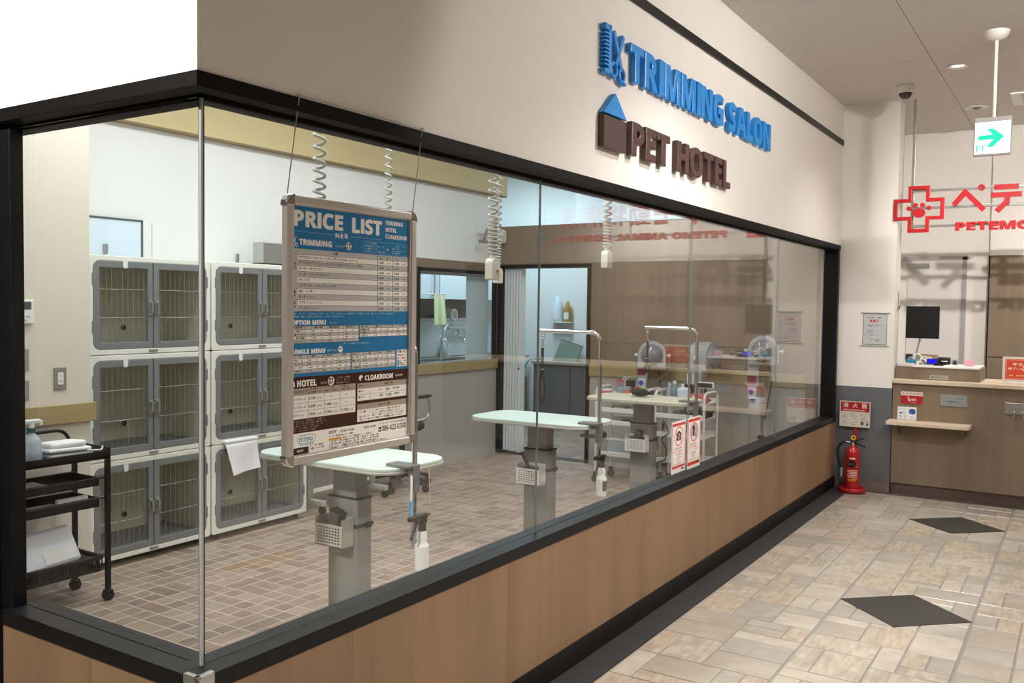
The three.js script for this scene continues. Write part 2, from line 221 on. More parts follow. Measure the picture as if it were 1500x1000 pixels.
// ---------------------------------------------------------------- shop front
{
  const up = struct('wall_front', 'white wall above the shop window carrying the lettering');
  part('upper_wall', [bb(0, 2.116, -0.14, 6.72, H, 0)], MT.white, up);
  const side = struct('wall_side', 'white wall turning the corner above the side window');
  part('upper_wall', [bb(0, 2.116, -1.2, 0.14, H, -0.14)], MT.white, side); part('rear_wall', [bb(0, 0, -6, 0.14, H, -1.2)], MT.white, side);
  const ap = struct('wall_apron', 'brown wood panelled wall below the shop window');
  part('core', [bb(0.012, 0, -0.1, 6.7, 0.577, -0.012), bb(0.012, 0, -0.9, 0.1, 0.577, -0.1)], MT.greyWall, ap);
  const seams = [0, 0.56, 1.42, 2.22, 3.02, 3.62, 4.42, 5.22, 6.02, 6.72];
  for (let i = 0; i + 1 < seams.length; i++) { const g = bb(seams[i] + (i ? 0.0003 : 0), 0.1, -0.012, seams[i + 1] - 0.0003, 0.577, 0); const p = part('wood_panel', [g], MT.wood, ap); triUV(p.geometry, i * 0.37, i * 0.21); }
  for (const [a, b] of [[-0.45, -0.012], [-0.9, -0.4516]]) { const p = part('wood_panel', [bb(0, 0.1, a, 0.012, 0.577, b)], MT.wood, ap); triUV(p.geometry, a, 0.3); }
  const bs = struct('baseboard_front', 'black skirting under the wood panels', 'baseboard'); part('skirting', [bb(-0.008, 0, 0, 6.71, 0.103, 0.008), bb(-0.008, 0, -1.2, 0, 0.103, 0)], MT.black, bs);
  const st = struct('trim_1', 'black strip on the floor along the skirting', 'trim'); part('floor_strip', [bb(-0.15, 0, 0.008, 6.71, 0.004, 0.147), bb(-0.15, 0, -1.2, -0.008, 0.004, 0.008)], MT.blackFlat, st);
  const r2 = struct('trim_2', 'black rail along the wall above the lettering', 'trim'); part('rail', [rb(0.3, 2.975, 0, 6.7, 3.022, 0.012, 0.003)], MT.black, r2);

  const w1 = struct('window_1', 'long black framed glass front of the grooming salon', 'window');
  part('sill', [rb(-0.004, 0.578, -0.061, 6.72, 0.625, 0.004, 0.003), rb(0.05, 0.578, -0.118, 6.72, 0.6245, -0.0635, 0.003)], MT.black, w1);
  part('header', [rb(-0.006, 2.078, -0.05, 6.715, 2.117, 0.006, 0.002), rb(0.066, 2.066, -0.118, 6.715, 2.112, -0.062, 0.002), bb(0.02, 2.09, -0.06, 6.71, 2.116, -0.045)], MT.header, w1);
  part('post', [rb(6.655, 0.624, -0.118, 6.712, 2.08, 0.002, 0.003)], MT.black, w1);
  const xs = [0.068, 1.722, 3.393, 5.088, 6.66];
  for (let i = 0; i < 4; i++) part('pane', [bb(xs[i] + 0.0015, 0.622, -0.0665, xs[i + 1] - 0.0015, 2.07, -0.0585)], MT.glass, w1);
  for (let i = 1; i < 4; i++) part('silicone_joint', [bb(xs[i] - 0.0014, 0.622, -0.067, xs[i] + 0.0014, 2.07, -0.058)], MT.joint, w1);
  part('corner_profile', [rb(0.0555, 0.622, -0.0665, 0.0645, 2.07, -0.0565, 0.003)], mat('grey_corner_profile', 0xb9bdbd, 0.25, { metalness: 0.25 }), w1); part('corner_gasket', [bb(0.0645, 0.622, -0.0668, 0.0675, 2.07, -0.058), bb(0.058, 0.622, -0.0695, 0.0668, 2.07, -0.0668)], MT.rubber, w1);
  const w2 = struct('window_2', 'short glass pane on the side of the salon', 'window');
  part('sill', [rb(-0.004, 0.578, -0.9, 0.061, 0.625, -0.06, 0.003), rb(0.0635, 0.578, -0.9, 0.118, 0.6245, -0.115, 0.003)], MT.black, w2);
  part('header', [rb(-0.006, 2.078, -1.2, 0.05, 2.117, -0.05, 0.002), rb(0.062, 2.066, -1.2, 0.118, 2.112, -0.118, 0.002), bb(0.045, 2.09, -1.2, 0.062, 2.116, -0.05)], MT.header, w2);
  part('post', [rb(0.02, 0.622, -0.95, 0.062, 2.08, -0.878, 0.003), rb(-0.002, 0, -1.2, 0.062, 2.08, -0.952, 0.003)], MT.black, w2);
  part('pane', [bb(0.0505, 0.622, -0.879, 0.0585, 2.07, -0.0685)], MT.glass, w2);
  const cg = thing('corner_guard', 'chrome bracket wrapped round the outer corner of the black sill', 'bracket', [0, 0.577, 0.01]);
  part('guard_plate', [rb(-0.010, 0.582, -0.045, -0.001, 0.627, 0.010, 0.003), rb(-0.010, 0.582, 0.001, 0.045, 0.627, 0.010, 0.003), rb(-0.010, 0.6245, -0.045, 0.006, 0.632, 0.010, 0.003), rb(-0.010, 0.6245, -0.006, 0.045, 0.632, 0.010, 0.003)], MT.steel, cg);
}
// ---------------------------------------------------------------- end of the corridor, reception
{
  const w = struct('wall_end', 'white wall with a grey painted dado beside the reception counter');
  part('upper_wall', [bb(6.72, 0.897, -0.125, 6.95, H, 0.456), bb(6.6, 0, -0.2, 6.95, H, -0.125)], MT.white, w); part('dado', [bb(6.72, 0, -0.125, 6.95, 0.897, 0.456)], MT.dado, w);
  part('inner_wall_end', [bb(6.46, 0, -0.2, 6.6, 2.38, -0.125)], MT.wood2, w);
  const b = struct('baseboard_end', 'brown grey vinyl base along the grey dado', 'baseboard'); part('base_strip', [bb(6.712, 0, 0.008, 6.72, 0.09, 0.456)], MT.base, b);
  const t = struct('trim_3', 'dark floor strip in front of the reception counter', 'trim'); part('floor_strip', [bb(6.66, 0, 0.2, 6.72, 0.003, 4)], mat('dark_brown_strip', 0x4a423b, 0.6), t);
  const rw = struct('wall_reception', 'white wall behind the reception counter');
  part('rear_wall', [bb(8.36, 0, 0.1, 8.5, H, 7)], MT.white, rw); part('partition', [bb(6.95, 0, 0.1, 8.36, H, 0.2)], MT.white, rw);
  part('pilaster', [bb(8.29, 2.095, 1.03, 8.36, H, 5)], MT.white, rw);
  for (const [z0, z1] of [[1.034, 2.2], [2.204, 3.4], [3.404, 5]]) for (const [y0, y1] of [[0, 1.12], [1.128, 2.09]]) part('wood_panel', [bb(8.29, y0, z0, 8.36, y1, z1)], MT.wood2, rw);
  part('panel_edge', [bb(8.292, 0, 1.022, 8.36, 2.094, 1.032)], MT.black, rw);
  const d = struct('door_1', 'grey white door in the wall behind the reception', 'door');
  part('leaf', [bb(8.335, 0, 0.3, 8.358, 2.06, 0.79)], mat('door_laminate', 0xdedcd9, 0.5), d); part('door_frame', [bb(8.325, 0, 0.79, 8.36, 2.09, 0.83), bb(8.325, 2.06, 0.25, 8.36, 2.095, 0.83)], mat('door_frame_grey', 0xa9a6a3, 0.4), d);
  part('door_closer', [rb(8.30, 1.985, 0.29, 8.335, 2.03, 0.5, 0.006)], MT.steel, d);
  // the rest of the mall corridor, outside the frame
  const o = struct('wall_corridor', 'cream walls of the mall corridor outside the picture');
  part('far_walls', [bb(-6.15, 0, -6, -6, H, 7), bb(-6.15, 0, 7, 8.5, H, 7.15), bb(-6, 0, -6.15, 0, H, -6)], mat('cream_corridor_wall', 0xcfc6b8, 0.8), o);
}
// ---------------------------------------------------------------- salon walls
{
  const L = struct('wall_left', 'beige papered wall left of the cages'); part('wall_block', [bb(0.14, 0, -3.55, 1.5, H, -2.83)], MT.beigeWall, L);
  part('wall_rail', [rb(0.14, 0.888, -2.83, 1.525, 0.992, -2.808, 0.004)], MT.rail, L); part('base_strip', [bb(0.14, 0, -2.83, 1.5, 0.06, -2.824)], MT.greyWall, L);
  const B = struct('wall_back', 'white back wall of the salon with a grey lower part');
  part('upper_wall', [bb(1.5, 0, -3.55, 3.3, H, -3.4), bb(3.3, 1.99, -3.55, 6.46, H, -3.4)], MT.salon, B);
  part('lower_wall', [bb(3.3, 0, -3.55, 6.46, 0.9, -3.4)], MT.greyWall, B);
  part('wood_strip', [bb(3.3, 0.9, -3.55, 5.1, 1.99, -3.4), bb(5.1, 1.905, -3.55, 6.46, 1.99, -3.4)], MT.wood2, B);
  part('wall_rail', [rb(3.3, 0.9, -3.4, 6.44, 0.998, -3.378, 0.004)], MT.rail, B);
  part('beam', [bb(0.14, 2.70, -3.4, 6.52, 2.92, -3.34)], MT.beam, B); part('beam_edge', [bb(0.14, 2.688, -3.4, 6.52, 2.70, -3.345)], mat('brown_beam_edge', 0x8a7555, 0.6), B);
  const D = struct('door_2', 'pale blue white cabinet door in the back wall above the cages', 'door');
  part('leaf', [bb(1.55, 0, -3.4, 2.21, 2.07, -3.385)], mat('blue_white_door', 0xd3e4f2, 0.4), D); part('door_frame', [bb(1.5, 2.07, -3.4, 2.222, 2.082, -3.38), bb(2.21, 0, -3.4, 2.222, 2.082, -3.38)], mat('dark_door_gap', 0x50565c, 0.5), D); part('handle', [rb(1.94, 1.85, -3.385, 1.965, 1.915, -3.365, 0.005)], MT.steel, D); part('second_leaf', [bb(2.3, 0, -3.4, 3.2, 2.07, -3.39)], MT.salon, D); part('handle', [rb(2.985, 1.845, -3.39, 3.005, 1.91, -3.37, 0.005)], MT.steel, D);
  const W = struct('window_3', 'interior sliding window to the washroom', 'window');
  part('window_frame', [bb(5.10, 1.87, -3.43, 6.42, 1.905, -3.388), bb(5.10, 0.998, -3.43, 5.135, 1.905, -3.388), bb(6.385, 0.998, -3.43, 6.42, 1.905, -3.388)], MT.black, W);
  part('sash_frame', [bb(5.135, 1.845, -3.47, 6.385, 1.87, -3.44), bb(5.135, 1.0, -3.47, 5.17, 1.85, -3.44), bb(5.175, 1.0, -3.465, 5.185, 1.85, -3.445)], mat('grey_sash', 0xa9b0b0, 0.4), W);
  part('sash_panel', [bb(6.02, 1.0, -3.5, 6.385, 1.845, -3.475)], mat('frosted_blue_panel', 0xc4d6da, 0.35), W);
  const E = struct('wall_salon_end', 'wood panelled end wall of the salon with a tan rail');
  part('lower_wall', [bb(6.46, 0, -2.30, 6.6, 0.88, -0.2), bb(6.46, 0, -3.55, 6.6, 0.88, -3.39)], MT.greyWall, E);
  for (const [z0, z1] of [[-2.30, -1.3], [-1.298, -0.2]]) part('wood_panel', [bb(6.46, 0.88, z0, 6.6, 2.38, z1)], MT.wood2, E);
  part('wood_panel', [bb(6.46, 1.965, -3.4, 6.6, 2.38, -2.302)], MT.wood2, E);
  part('wall_rail', [rb(6.438, 0.876, -2.30, 6.46, 0.994, -0.2, 0.004)], MT.rail, E);
  const F = struct('door_3', 'black framed doorway to the washroom with a white folding door', 'door');
  part('door_frame', [bb(6.44, 0, -3.40, 6.61, 1.98, -3.345), bb(6.44, 0, -2.335, 6.61, 1.98, -2.30), bb(6.44, 1.945, -3.40, 6.61, 1.98, -2.30)], MT.black, F);
  for (let i = 0; i < 5; i++) { const z = -3.34 + i * 0.036; part('folding_panel', [rb(6.49 - (i % 2) * 0.0, 0.03, z, 6.58, 1.94, z + 0.03, 0.004)], MT.blueDoor, F); }
  part('end_post', [rb(6.485, 0.02, -3.16, 6.585, 1.94, -3.135, 0.004)], MT.whitePlastic, F); part('handle', [rb(6.47, 0.95, -3.156, 6.486, 1.12, -3.138, 0.005)], MT.whitePlastic, F); part('lock', [cyl(6.482, 0.9, -3.147, 0.009, 0.01, 'x')], MT.blackPlastic, F);
  part('threshold', [bb(6.46, 0, -3.345, 6.6, 0.004, -2.335)], MT.blackFlat, F);
  // washroom shell
  const R = struct('wall_washroom', 'pale blue lit walls of the washroom behind the salon');
  part('walls', [bb(9.0, 0, -5.4, 9.15, H, 0), bb(4.4, 0, -5.5, 9.15, H, -5.3), bb(4.3, 0, -5.5, 4.4, H, -3.55), bb(6.6, 0, -0.35, 9.0, H, -0.2)], MT.salon, R);
  part('pier', [bb(8.72, 0, -3.72, 9.0, H, -2.2)], MT.salon, R);
}
// ---------------------------------------------------------------- cages: local origin at the bottom front left corner, front at z = 0
function makeCage(h, label, pos) {
  const t = thing('pet_cage', label, 'cage', pos, 'pet cages stacked in two columns', true), W = 0.835, D = 0.46, m = 0.026, r = 0.05;
  const fr = rrect(0.003, 0.003, W - 0.003, h - 0.003, 0.012); fr.holes.push(rrect(m, m, W - m, h - m, r, true));
  part('body', [ext(fr, 0.03, 0.004).translate(0, 0, -0.034), bb(0.004, 0.004, -D, 0.018, h - 0.004, -0.03), bb(W - 0.018, 0.004, -D, W - 0.004, h - 0.004, -0.03), bb(0.018, h - 0.018, -D, W - 0.018, h - 0.004, -0.03)], MT.cream, t);
  const lining = part('lining', [bb(0.018, 0.004, -D - 0.01, W - 0.018, h - 0.004, -D + 0.01), bb(0.018, 0.004, -D, W - 0.018, 0.02, -0.03), bb(0.018, 0.02, -D, 0.021, h - 0.02, -0.04), bb(W - 0.021, 0.02, -D, W - 0.018, h - 0.02, -0.04)], MT.creamIn, t);
  part('drain_hole', [cyl(0.52, 0.14, -D + 0.012, 0.018, 0.006, 'z')], MT.rubber, lining);
  part('floor_grate', [bb(0.03, 0.035, -D + 0.02, W - 0.03, 0.045, -0.05)], MT.greyPlastic, t);
  for (const s of [0, 1]) {
    const x0 = s ? W / 2 + 0.002 : m + 0.003, x1 = s ? W - m - 0.003 : W / 2 - 0.002, y0 = m + 0.003, y1 = h - m - 0.003, a = 0.037, q = 0.004, R = r - 0.004;
    const f = rrect(x0 + q, y0 + q, x1 - q, y1 - q, s ? [0.002, R, R, 0.002] : [R, 0.002, 0.002, R]); f.holes.push(rrect(x0 + a, y0 + a, x1 - a + 0.006, y1 - a, 0.006, true));
    const d = part('door', [ext(f, 0.014, 0.003).translate(0, 0, -0.016)], MT.greyPlastic, t), bars = [];
    for (let i = 0; i < 9; i++) bars.push(cyl(x0 + a + (x1 - x0 - 2 * a) * (i + 0.5) / 9 + 0.003, (y0 + y1) / 2, -0.016, 0.0014, y1 - y0 - 2 * a + 0.02, 'y', 0.0014, 6));
    for (const k of [0.36, 0.68]) bars.push(cyl((x0 + x1) / 2, y0 + (y1 - y0) * k, -0.0125, 0.002, x1 - x0 - 2 * a + 0.02, 'x', 0.002, 6));
    part('wire_bars', bars.slice(0, 9), MT.greyMetal, d); for (const w of bars.slice(9)) part('cross_wire', [w], MT.steel, d);
    const lx = s ? x0 + 0.02 : x1 - 0.02;
    part('latch', [rb(lx - 0.012, h / 2 - 0.06, -0.002, lx + 0.012, h / 2 + 0.03, 0.01, 0.003), cyl(lx, h / 2 + 0.012, 0.018, 0.008, 0.02, 'z'), rb(lx - 0.006, h / 2 - 0.045, 0.016, lx + 0.006, h / 2 + 0.014, 0.028, 0.004)], MT.greyMetal, d);
    for (const k of [0.22, 0.7]) part('hinge', [rb(s ? x1 - 0.004 : x0 - 0.006, h * k, -0.01, s ? x1 + 0.006 : x0 + 0.004, h * k + 0.07, 0.006, 0.002)], MT.greyPlastic, d);
    if (!s) part('name_clip', [ext(rrect(x0 + 0.185, y1 - 0.042, x0 + 0.215, y1 + 0.002, [0.013, 0.013, 0.002, 0.002]), 0.005).translate(0, 0, 0.002)], MT.whitePlastic, d);
  }
  part('bolt', [rb(W / 2 - 0.03, 0.008, -0.004, W / 2 + 0.03, 0.024, 0.006, 0.003)], MT.greyMetal, t);
  return t;
}
const tierName = ['bottom', 'middle', 'top'];
[[1.535, 'nearest the tan wall rail'], [2.383, 'next to the price board']].forEach(([x, where], c) => [[0.045, 0.58], [0.63, 0.61], [1.245, 0.57]].forEach(([y, h], k) => {
  const label = 'cream pet cage with grey double doors, ' + tierName[k] + ' one ' + (c ? 'under the silver box' : 'beside the tan wall rail');
  const t = makeCage(h, label, [x, y, -2.9]);
  if (!k) for (const [a, b] of [[0.06, -0.05], [0.77, -0.05], [0.06, -0.4], [0.77, -0.4]]) part('caster', [cyl(a, -0.022, b, 0.02, 0.016, 'x'), rb(a - 0.012, -0.018, b - 0.012, a + 0.012, 0.006, b + 0.012, 0.003)], MT.rubber, t);
}));
{ // white pad hung over the bottom cage door
  const g = new THREE.PlaneGeometry(1, 1, 14, 16), p = g.attributes.position, c = [[2.465, 0.640], [2.73, 0.650], [2.755, 0.44], [2.525, 0.415]];
  const side = (off) => { const q = g.clone(), a = q.attributes.position; for (let i = 0; i < a.count; i++) { const u = p.getX(i) + 0.5, v = 0.5 - p.getY(i); const x = (c[0][0] * (1 - u) + c[1][0] * u) * (1 - v) + (c[3][0] * (1 - u) + c[2][0] * u) * v, y = (c[0][1] * (1 - u) + c[1][1] * u) * (1 - v) + (c[3][1] * (1 - u) + c[2][1] * u) * v; a.setXYZ(i, x, y, -2.872 + 0.012 * Math.sin(u * 5 + v * 2) * v + off - (v < 0.08 ? (0.08 - v) * 0.3 : 0)); } q.computeVertexNormals(); return q; };
  const o = thing('absorbent_pad', 'white absorbent pad draped over the door of a bottom cage', 'pad', [2.62, 0.415, -2.872]); part('sheet', [side(0.002), side(-0.002)], mat('white_pad', 0xf2f4f8, 0.9, { side: THREE.DoubleSide }), o);
  part('folded_edge', [rb(2.467, 0.632, -2.9, 2.735, 0.652, -2.868, 0.008)], mat('white_pad_fold', 0xf2f4f8, 0.9), o);
}
{ const o = thing('silver_box', 'low silver box with a dark base on top of the cages', 'box', [3.0, 1.817, -3.08]); part('box_body', [rb(2.98, 1.835, -3.2, 3.34, 1.985, -3.09, 0.006)], MT.steel, o); part('box_base', [rb(2.975, 1.817, -3.205, 3.345, 1.837, -3.085, 0.004)], MT.blackPlastic, o); }
{ const o = thing('clear_dish', 'round clear dish hung on the top cage beside the price board', 'dish', [3.1, 1.62, -2.88]); part('dish_bowl', [lat([[0, 0], [0.03, 0.004], [0.045, 0.02], [0.048, 0.021], [0.034, -0.002], [0, -0.004]]).rotateX(PI / 2).translate(3.1, 1.665, -2.892)], MT.clear, o); part('hook', [tube([[3.1, 1.71, -2.885], [3.1, 1.722, -2.88], [3.1, 1.715, -2.896]], 0.002)], MT.steel, o); }
// ---------------------------------------------------------------- black trolley with what stands on it
{
  const o = thing('black_trolley', 'black metal trolley with trays standing by the cages', 'trolley', [1.1, 0, -2.56]), x0 = 0.84, x1 = 1.335, z0 = -2.715, z1 = -2.42;
  for (const [x, z] of [[x0, z0], [x1, z0], [x0, z1], [x1, z1]]) {
    part('upright', [rb(x - 0.012, 0.05, z - 0.012, x + 0.012, 0.80, z + 0.012, 0.004)], MT.black, o);
    const c = part('caster', [cyl(x, 0.027, z, 0.027, 0.03, 'z')], MT.rubber, o); part('fork', [rb(x - 0.02, 0.03, z - 0.02, x + 0.02, 0.056, z + 0.02, 0.006)], MT.black, c);
  }
  const tray = (name, y, h, inset = 0.03, lip = 0.004) => part(name, [bb(x0 + inset, y, z0 + inset, x1 - inset, y + 0.006, z1 - inset), rb(x0 + inset - lip, y, z1 - inset - 0.006, x1 - inset + lip, y + h, z1 - inset, 0.002), rb(x0 + inset - lip, y, z0 + inset, x1 - inset + lip, y + h, z0 + inset + 0.006, 0.002), rb(x1 - inset - 0.006, y, z0 + inset, x1 - inset, y + h, z1 - inset, 0.002), rb(x0 + inset, y, z0 + inset, x0 + inset + 0.006, y + h, z1 - inset, 0.002), rb(x0 + 0.01, y + h - 0.006, z1 - inset, x1 - 0.01, y + h, z1 - inset + 0.022, 0.003), rb(x0 + 0.01, y + h - 0.006, z0 + 0.008, x1 - 0.01, y + h, z0 + inset, 0.003)], MT.blackPlastic, o);
  part('top_shelf', [rb(x0 - 0.012, 0.742, z0 - 0.012, x1 + 0.012, 0.758, z1 + 0.012, 0.004), rb(x0, 0.742, z1, x1, 0.785, z1 + 0.012, 0.003), rb(x0, 0.742, z0 - 0.012, x1, 0.785, z0, 0.003), rb(x1, 0.742, z0, x1 + 0.012, 0.80, z1, 0.003)], MT.black, o);
  part('push_handle', [pipe([[x0, 0.76, z0], [x0, 0.87, z0], [x1 - 0.06, 0.87, z0], [x1 - 0.02, 0.80, z0]], 0.009, 0.05)], MT.black, o);
  tray('shallow_tray', 0.60, 0.045); tray('paper_tray', 0.49, 0.05);
  const by = 0.155, bh = 0.085, slats = [];
  for (let i = 0; i < 27; i++) { const x = x0 + 0.025 + i * 0.0171; slats.push(rb(x, by + 0.02, z1 - 0.022, x + 0.008, by + 0.065, z1 - 0.016, 0.002), rb(x, by + 0.02, z0 + 0.016, x + 0.008, by + 0.065, z0 + 0.022, 0.002)); }
  for (let i = 0; i < 15; i++) { const z = z0 + 0.025 + i * 0.0168; slats.push(rb(x1 - 0.032, by + 0.02, z, x1 - 0.026, by + 0.065, z + 0.008, 0.002)); }
  part('wire_basket', [bb(x0 + 0.03, by, z0 + 0.025, x1 - 0.03, by + 0.006, z1 - 0.025), rb(x0 + 0.01, by + 0.062, z1 - 0.026, x1 - 0.02, by + bh, z1 - 0.008, 0.004), rb(x0 + 0.01, by + 0.062, z0 + 0.008, x1 - 0.02, by + bh, z0 + 0.026, 0.004), rb(x1 - 0.036, by + 0.062, z0 + 0.01, x1 - 0.018, by + bh, z1 - 0.01, 0.004), rb(x0 + 0.02, by, z1 - 0.03, x1 - 0.03, by + 0.022, z1 - 0.016, 0.003), rb(x0 + 0.02, by, z0 + 0.016, x1 - 0.03, by + 0.022, z0 + 0.03, 0.003), rb(x1 - 0.036, by, z0 + 0.02, x1 - 0.024, by + 0.022, z1 - 0.02, 0.003), ...slats], MT.blackPlastic, o);
  for (const y of [0.24, 0.535, 0.64]) part('side_arm', [cyl(x1 - 0.012, y, z1 - 0.012, 0.003, 0.04, 'x', 0.003, 8)], MT.black, o);
  const b = thing('spray_bottle', 'clear spray bottle with a white trigger on the black trolley', 'spray bottle', [1.0, 0.759, -2.53]);
  const body = part('bottle', [lat([[0, 0.759], [0.045, 0.759], [0.049, 0.766], [0.047, 0.85], [0.038, 0.875], [0.016, 0.9], [0.016, 0.92], [0, 0.92]], 1.0, 0, -2.53)], MT.clear, b);
  part('liquid', [lat([[0, 0.762], [0.043, 0.762], [0.044, 0.83], [0, 0.83]], 1.0, 0, -2.53)], mat('cloudy_liquid', 0xc6d0da, 0.3), body);
  part('collar', [cyl(1.0, 0.915, -2.53, 0.02, 0.022)], mat('green_collar', 0x2d5c5c, 0.5), b);
  part('trigger_head', [rb(0.955, 0.945, -2.543, 1.045, 0.968, -2.517, 0.008), cyl(1.0, 0.937, -2.53, 0.014, 0.03), rb(1.035, 0.935, -2.54, 1.055, 0.96, -2.52, 0.005), pipe([[0.965, 0.95, -2.53], [0.958, 0.915, -2.53], [0.972, 0.885, -2.53]], 0.006, 0.02)], MT.whitePlastic, b);
  const tw = thing('towel_stack', 'folded white towels lying on the black trolley', 'towel', [1.18, 0.759, -2.56]);
  const fold = (x0, x1, z0, z1, y, h, ph) => { const g = new RoundedBoxGeometry(x1 - x0, h, z1 - z0, 4, h * 0.48).translate((x0 + x1) / 2, y + h / 2, (z0 + z1) / 2), a = g.attributes.position; for (let i = 0; i < a.count; i++) { const x = a.getX(i), z = a.getZ(i); a.setY(i, a.getY(i) + 0.005 * Math.sin(x * 38 + ph) * Math.sin(z * 30 + ph * 2)); a.setX(i, x + 0.006 * Math.sin(z * 40 + ph)); } g.computeVertexNormals(); return g; };
  part('towel', [fold(1.07, 1.30, -2.66, -2.49, 0.762, 0.024, 0)], MT.towel, tw); part('towel', [fold(1.06, 1.29, -2.65, -2.48, 0.786, 0.022, 2)], MT.towel, tw); part('towel', [fold(1.08, 1.275, -2.65, -2.49, 0.806, 0.03, 4)], MT.towel, tw);
  const hk = thing('white_cable', 'short white cord end curling off the trolley shelf', 'cord', [1.3, 0.787, -2.44]); part('cord', [tube([[1.25, 0.79, -2.46], [1.285, 0.789, -2.437], [1.315, 0.789, -2.44], [1.325, 0.806, -2.445]], 0.005)], MT.whitePlastic, hk);
  const tr = thing('small_white_tray', 'small white tray with pink slips in the upper trolley tray', 'tray', [0.98, 0.607, -2.56]); part('tray_body', [rb(0.9, 0.607, -2.63, 1.06, 0.612, -2.49, 0.002), rb(0.9, 0.607, -2.495, 1.06, 0.637, -2.49, 0.002), rb(1.055, 0.607, -2.63, 1.06, 0.637, -2.49, 0.002), rb(0.9, 0.607, -2.63, 1.06, 0.637, -2.625, 0.002)], MT.whitePlastic, tr); part('pink_slip', [bx(0.99, 0.618, -2.55, 0.07, 0.006, 0.05)], mat('pink_paper', 0xd8a2a4, 0.7), tr);
  const pr = thing('paper_roll', 'white rolled sheet in the lower trolley tray', 'paper', [1.2, 0.5, -2.52]); part('roll', [cyl(1.2, 0.533, -2.52, 0.016, 0.16, 'x').rotateY(0.0)], MT.paper, pr); part('loose_sheet', [rb(0.95, 0.5, -2.62, 1.15, 0.512, -2.46, 0.003)], MT.paper, pr);
  const wp = thing('white_pack', 'large white pack tilted in the black trolley basket', 'pack', [1.08, 0.162, -2.56]);
  part('wrapper', [new RoundedBoxGeometry(0.34, 0.2, 0.07, 3, 0.02).rotateX(-0.55).rotateZ(0.08).translate(1.07, 0.285, -2.575)], mat('white_plastic_wrap', 0xdfe4ec, 0.35), wp);
  part('wrapper_label', [new RoundedBoxGeometry(0.16, 0.07, 0.003, 2, 0.0014).translate(0.06, -0.05, 0.0365).rotateX(-0.55).rotateZ(0.08).translate(1.07, 0.285, -2.575)], MT.paper, wp);
}
// ---------------------------------------------------------------- fittings on the walls of the salon
{
  const s = thing('wall_socket', 'grey wall plate with two sockets above the tan rail', 'socket', [1.325, 1.075, -2.825]); part('plate', [rb(1.29, 1.073, -2.83, 1.36, 1.193, -2.823, 0.004)], mat('grey_plate', 0x8d887f, 0.4), s); part('socket_insert', [rb(1.309, 1.1, -2.824, 1.341, 1.166, -2.820, 0.002)], MT.whitePlastic, s); for (const y of [1.119, 1.149]) for (const x of [1.321, 1.33]) part('slot', [bx(x, y, -2.8198, 0.002, 0.01, 0.001)], MT.blackPlastic, s);
  const r = thing('wall_controller', 'white wall controller with a dark display high on the beige wall', 'controller', [1.13, 1.43, -2.82]); part('case', [rb(1.07, 1.43, -2.83, 1.18, 1.556, -2.812, 0.005)], MT.whitePlastic, r); part('display', [rb(1.10, 1.505, -2.8125, 1.163, 1.545, -2.8105, 0.001)], mat('dark_lcd', 0x4d5657, 0.3), r); part('key', [[1.12, 1.47], [1.145, 1.47], [1.132, 1.45]].map(([x, y]) => rb(x - 0.008, y - 0.004, -2.8125, x + 0.008, y + 0.004, -2.8095, 0.001)), MT.greyMetal2, r);
  [[1.185, 1.3, 'grey switch plate under the white wall controller'], [1.03, 1.135, 'grey blank plate just above the tan rail by the black post']].forEach(([y0, y1, label]) => { const p = thing('switch_plate', label, 'switch', [1.11, y0, -2.82]); part('plate', [rb(1.08, y0, -2.83, 1.155, y1, -2.822, 0.004)], mat('grey_plate_b', 0x9a958e, 0.4), p); part('rocker', [rb(1.1, y0 + 0.02, -2.8225, 1.135, y1 - 0.02, -2.819, 0.003)], MT.greyMetal2, p); });
  const h = thing('wall_hanger', 'white wall bracket with a grey hook arm under the beige beam', 'hanger', [6.28, 2.2, -3.37]);
  part('back_plate', [rb(6.05, 2.28, -3.4, 6.14, 2.38, -3.392, 0.003)], MT.whitePlastic, h); part('holder_body', [rb(6.24, 2.2, -3.4, 6.45, 2.34, -3.29, 0.02)], MT.whitePlastic, h); part('hook_arm', [pipe([[6.26, 2.32, -3.34], [6.1, 2.34, -3.3], [6.02, 2.22, -3.28]], 0.014, 0.05), rb(5.95, 2.18, -3.31, 6.05, 2.21, -3.25, 0.008)], MT.greyMetal, h); part('tip', [cyl(6.3, 2.19, -3.33, 0.012, 0.04)], MT.blackPlastic, h);
}
// ---------------------------------------------------------------- coil cords with hanging sockets
function coilCord(x, z, y0, lamp, label, R = 0.021, turn = 0, box = true) {
  const o = thing('coiled_power_cord', label, 'power cord', [x, y0, z], 'coiled cords hanging from the salon ceiling'), pts = [], L = H - y0 - 0.14, tight = Math.min(0.2, L * 0.16), n = 12, up = 21, total = up + 9;
  for (let i = 0; i <= total * n; i++) { const t = i / n, a = t * 2 * PI; const y = t < 9 ? y0 + 0.14 + t / 9 * tight : y0 + 0.14 + tight + ((t - 9) / up * 0.7 + 0.3 * Math.pow((t - 9) / up, 2)) * (L - tight); pts.push(V(x + R * Math.cos(a + turn), y, z + R * Math.sin(a + turn))); }
  part('coil', [new THREE.TubeGeometry(new THREE.CatmullRomCurve3(pts), total * n, 0.007, 6, false)], MT.greyMetal2, o);
  if (box) {
    const s = rrect(-0.036, 0, 0.036, 0.115, [0.006, 0.006, 0.03, 0.03]); part('case', [ext(s, 0.044, 0.004).translate(x, y0, z - 0.022)], MT.offWhite, o); part('neck', [cyl(x, y0 + 0.13, z, 0.018, 0.03)], MT.offWhite, o); if (lamp) part('indicator', [cyl(x + 0.008, y0 + 0.045, z + 0.026, 0.01, 0.008, 'z')], mat('orange_lens', 0xc8781c, 0.3), o);
  }
  part('ceiling_cap', [cyl(x, H - 0.02, z, 0.04, 0.038)], MT.whitePlastic, o);
}
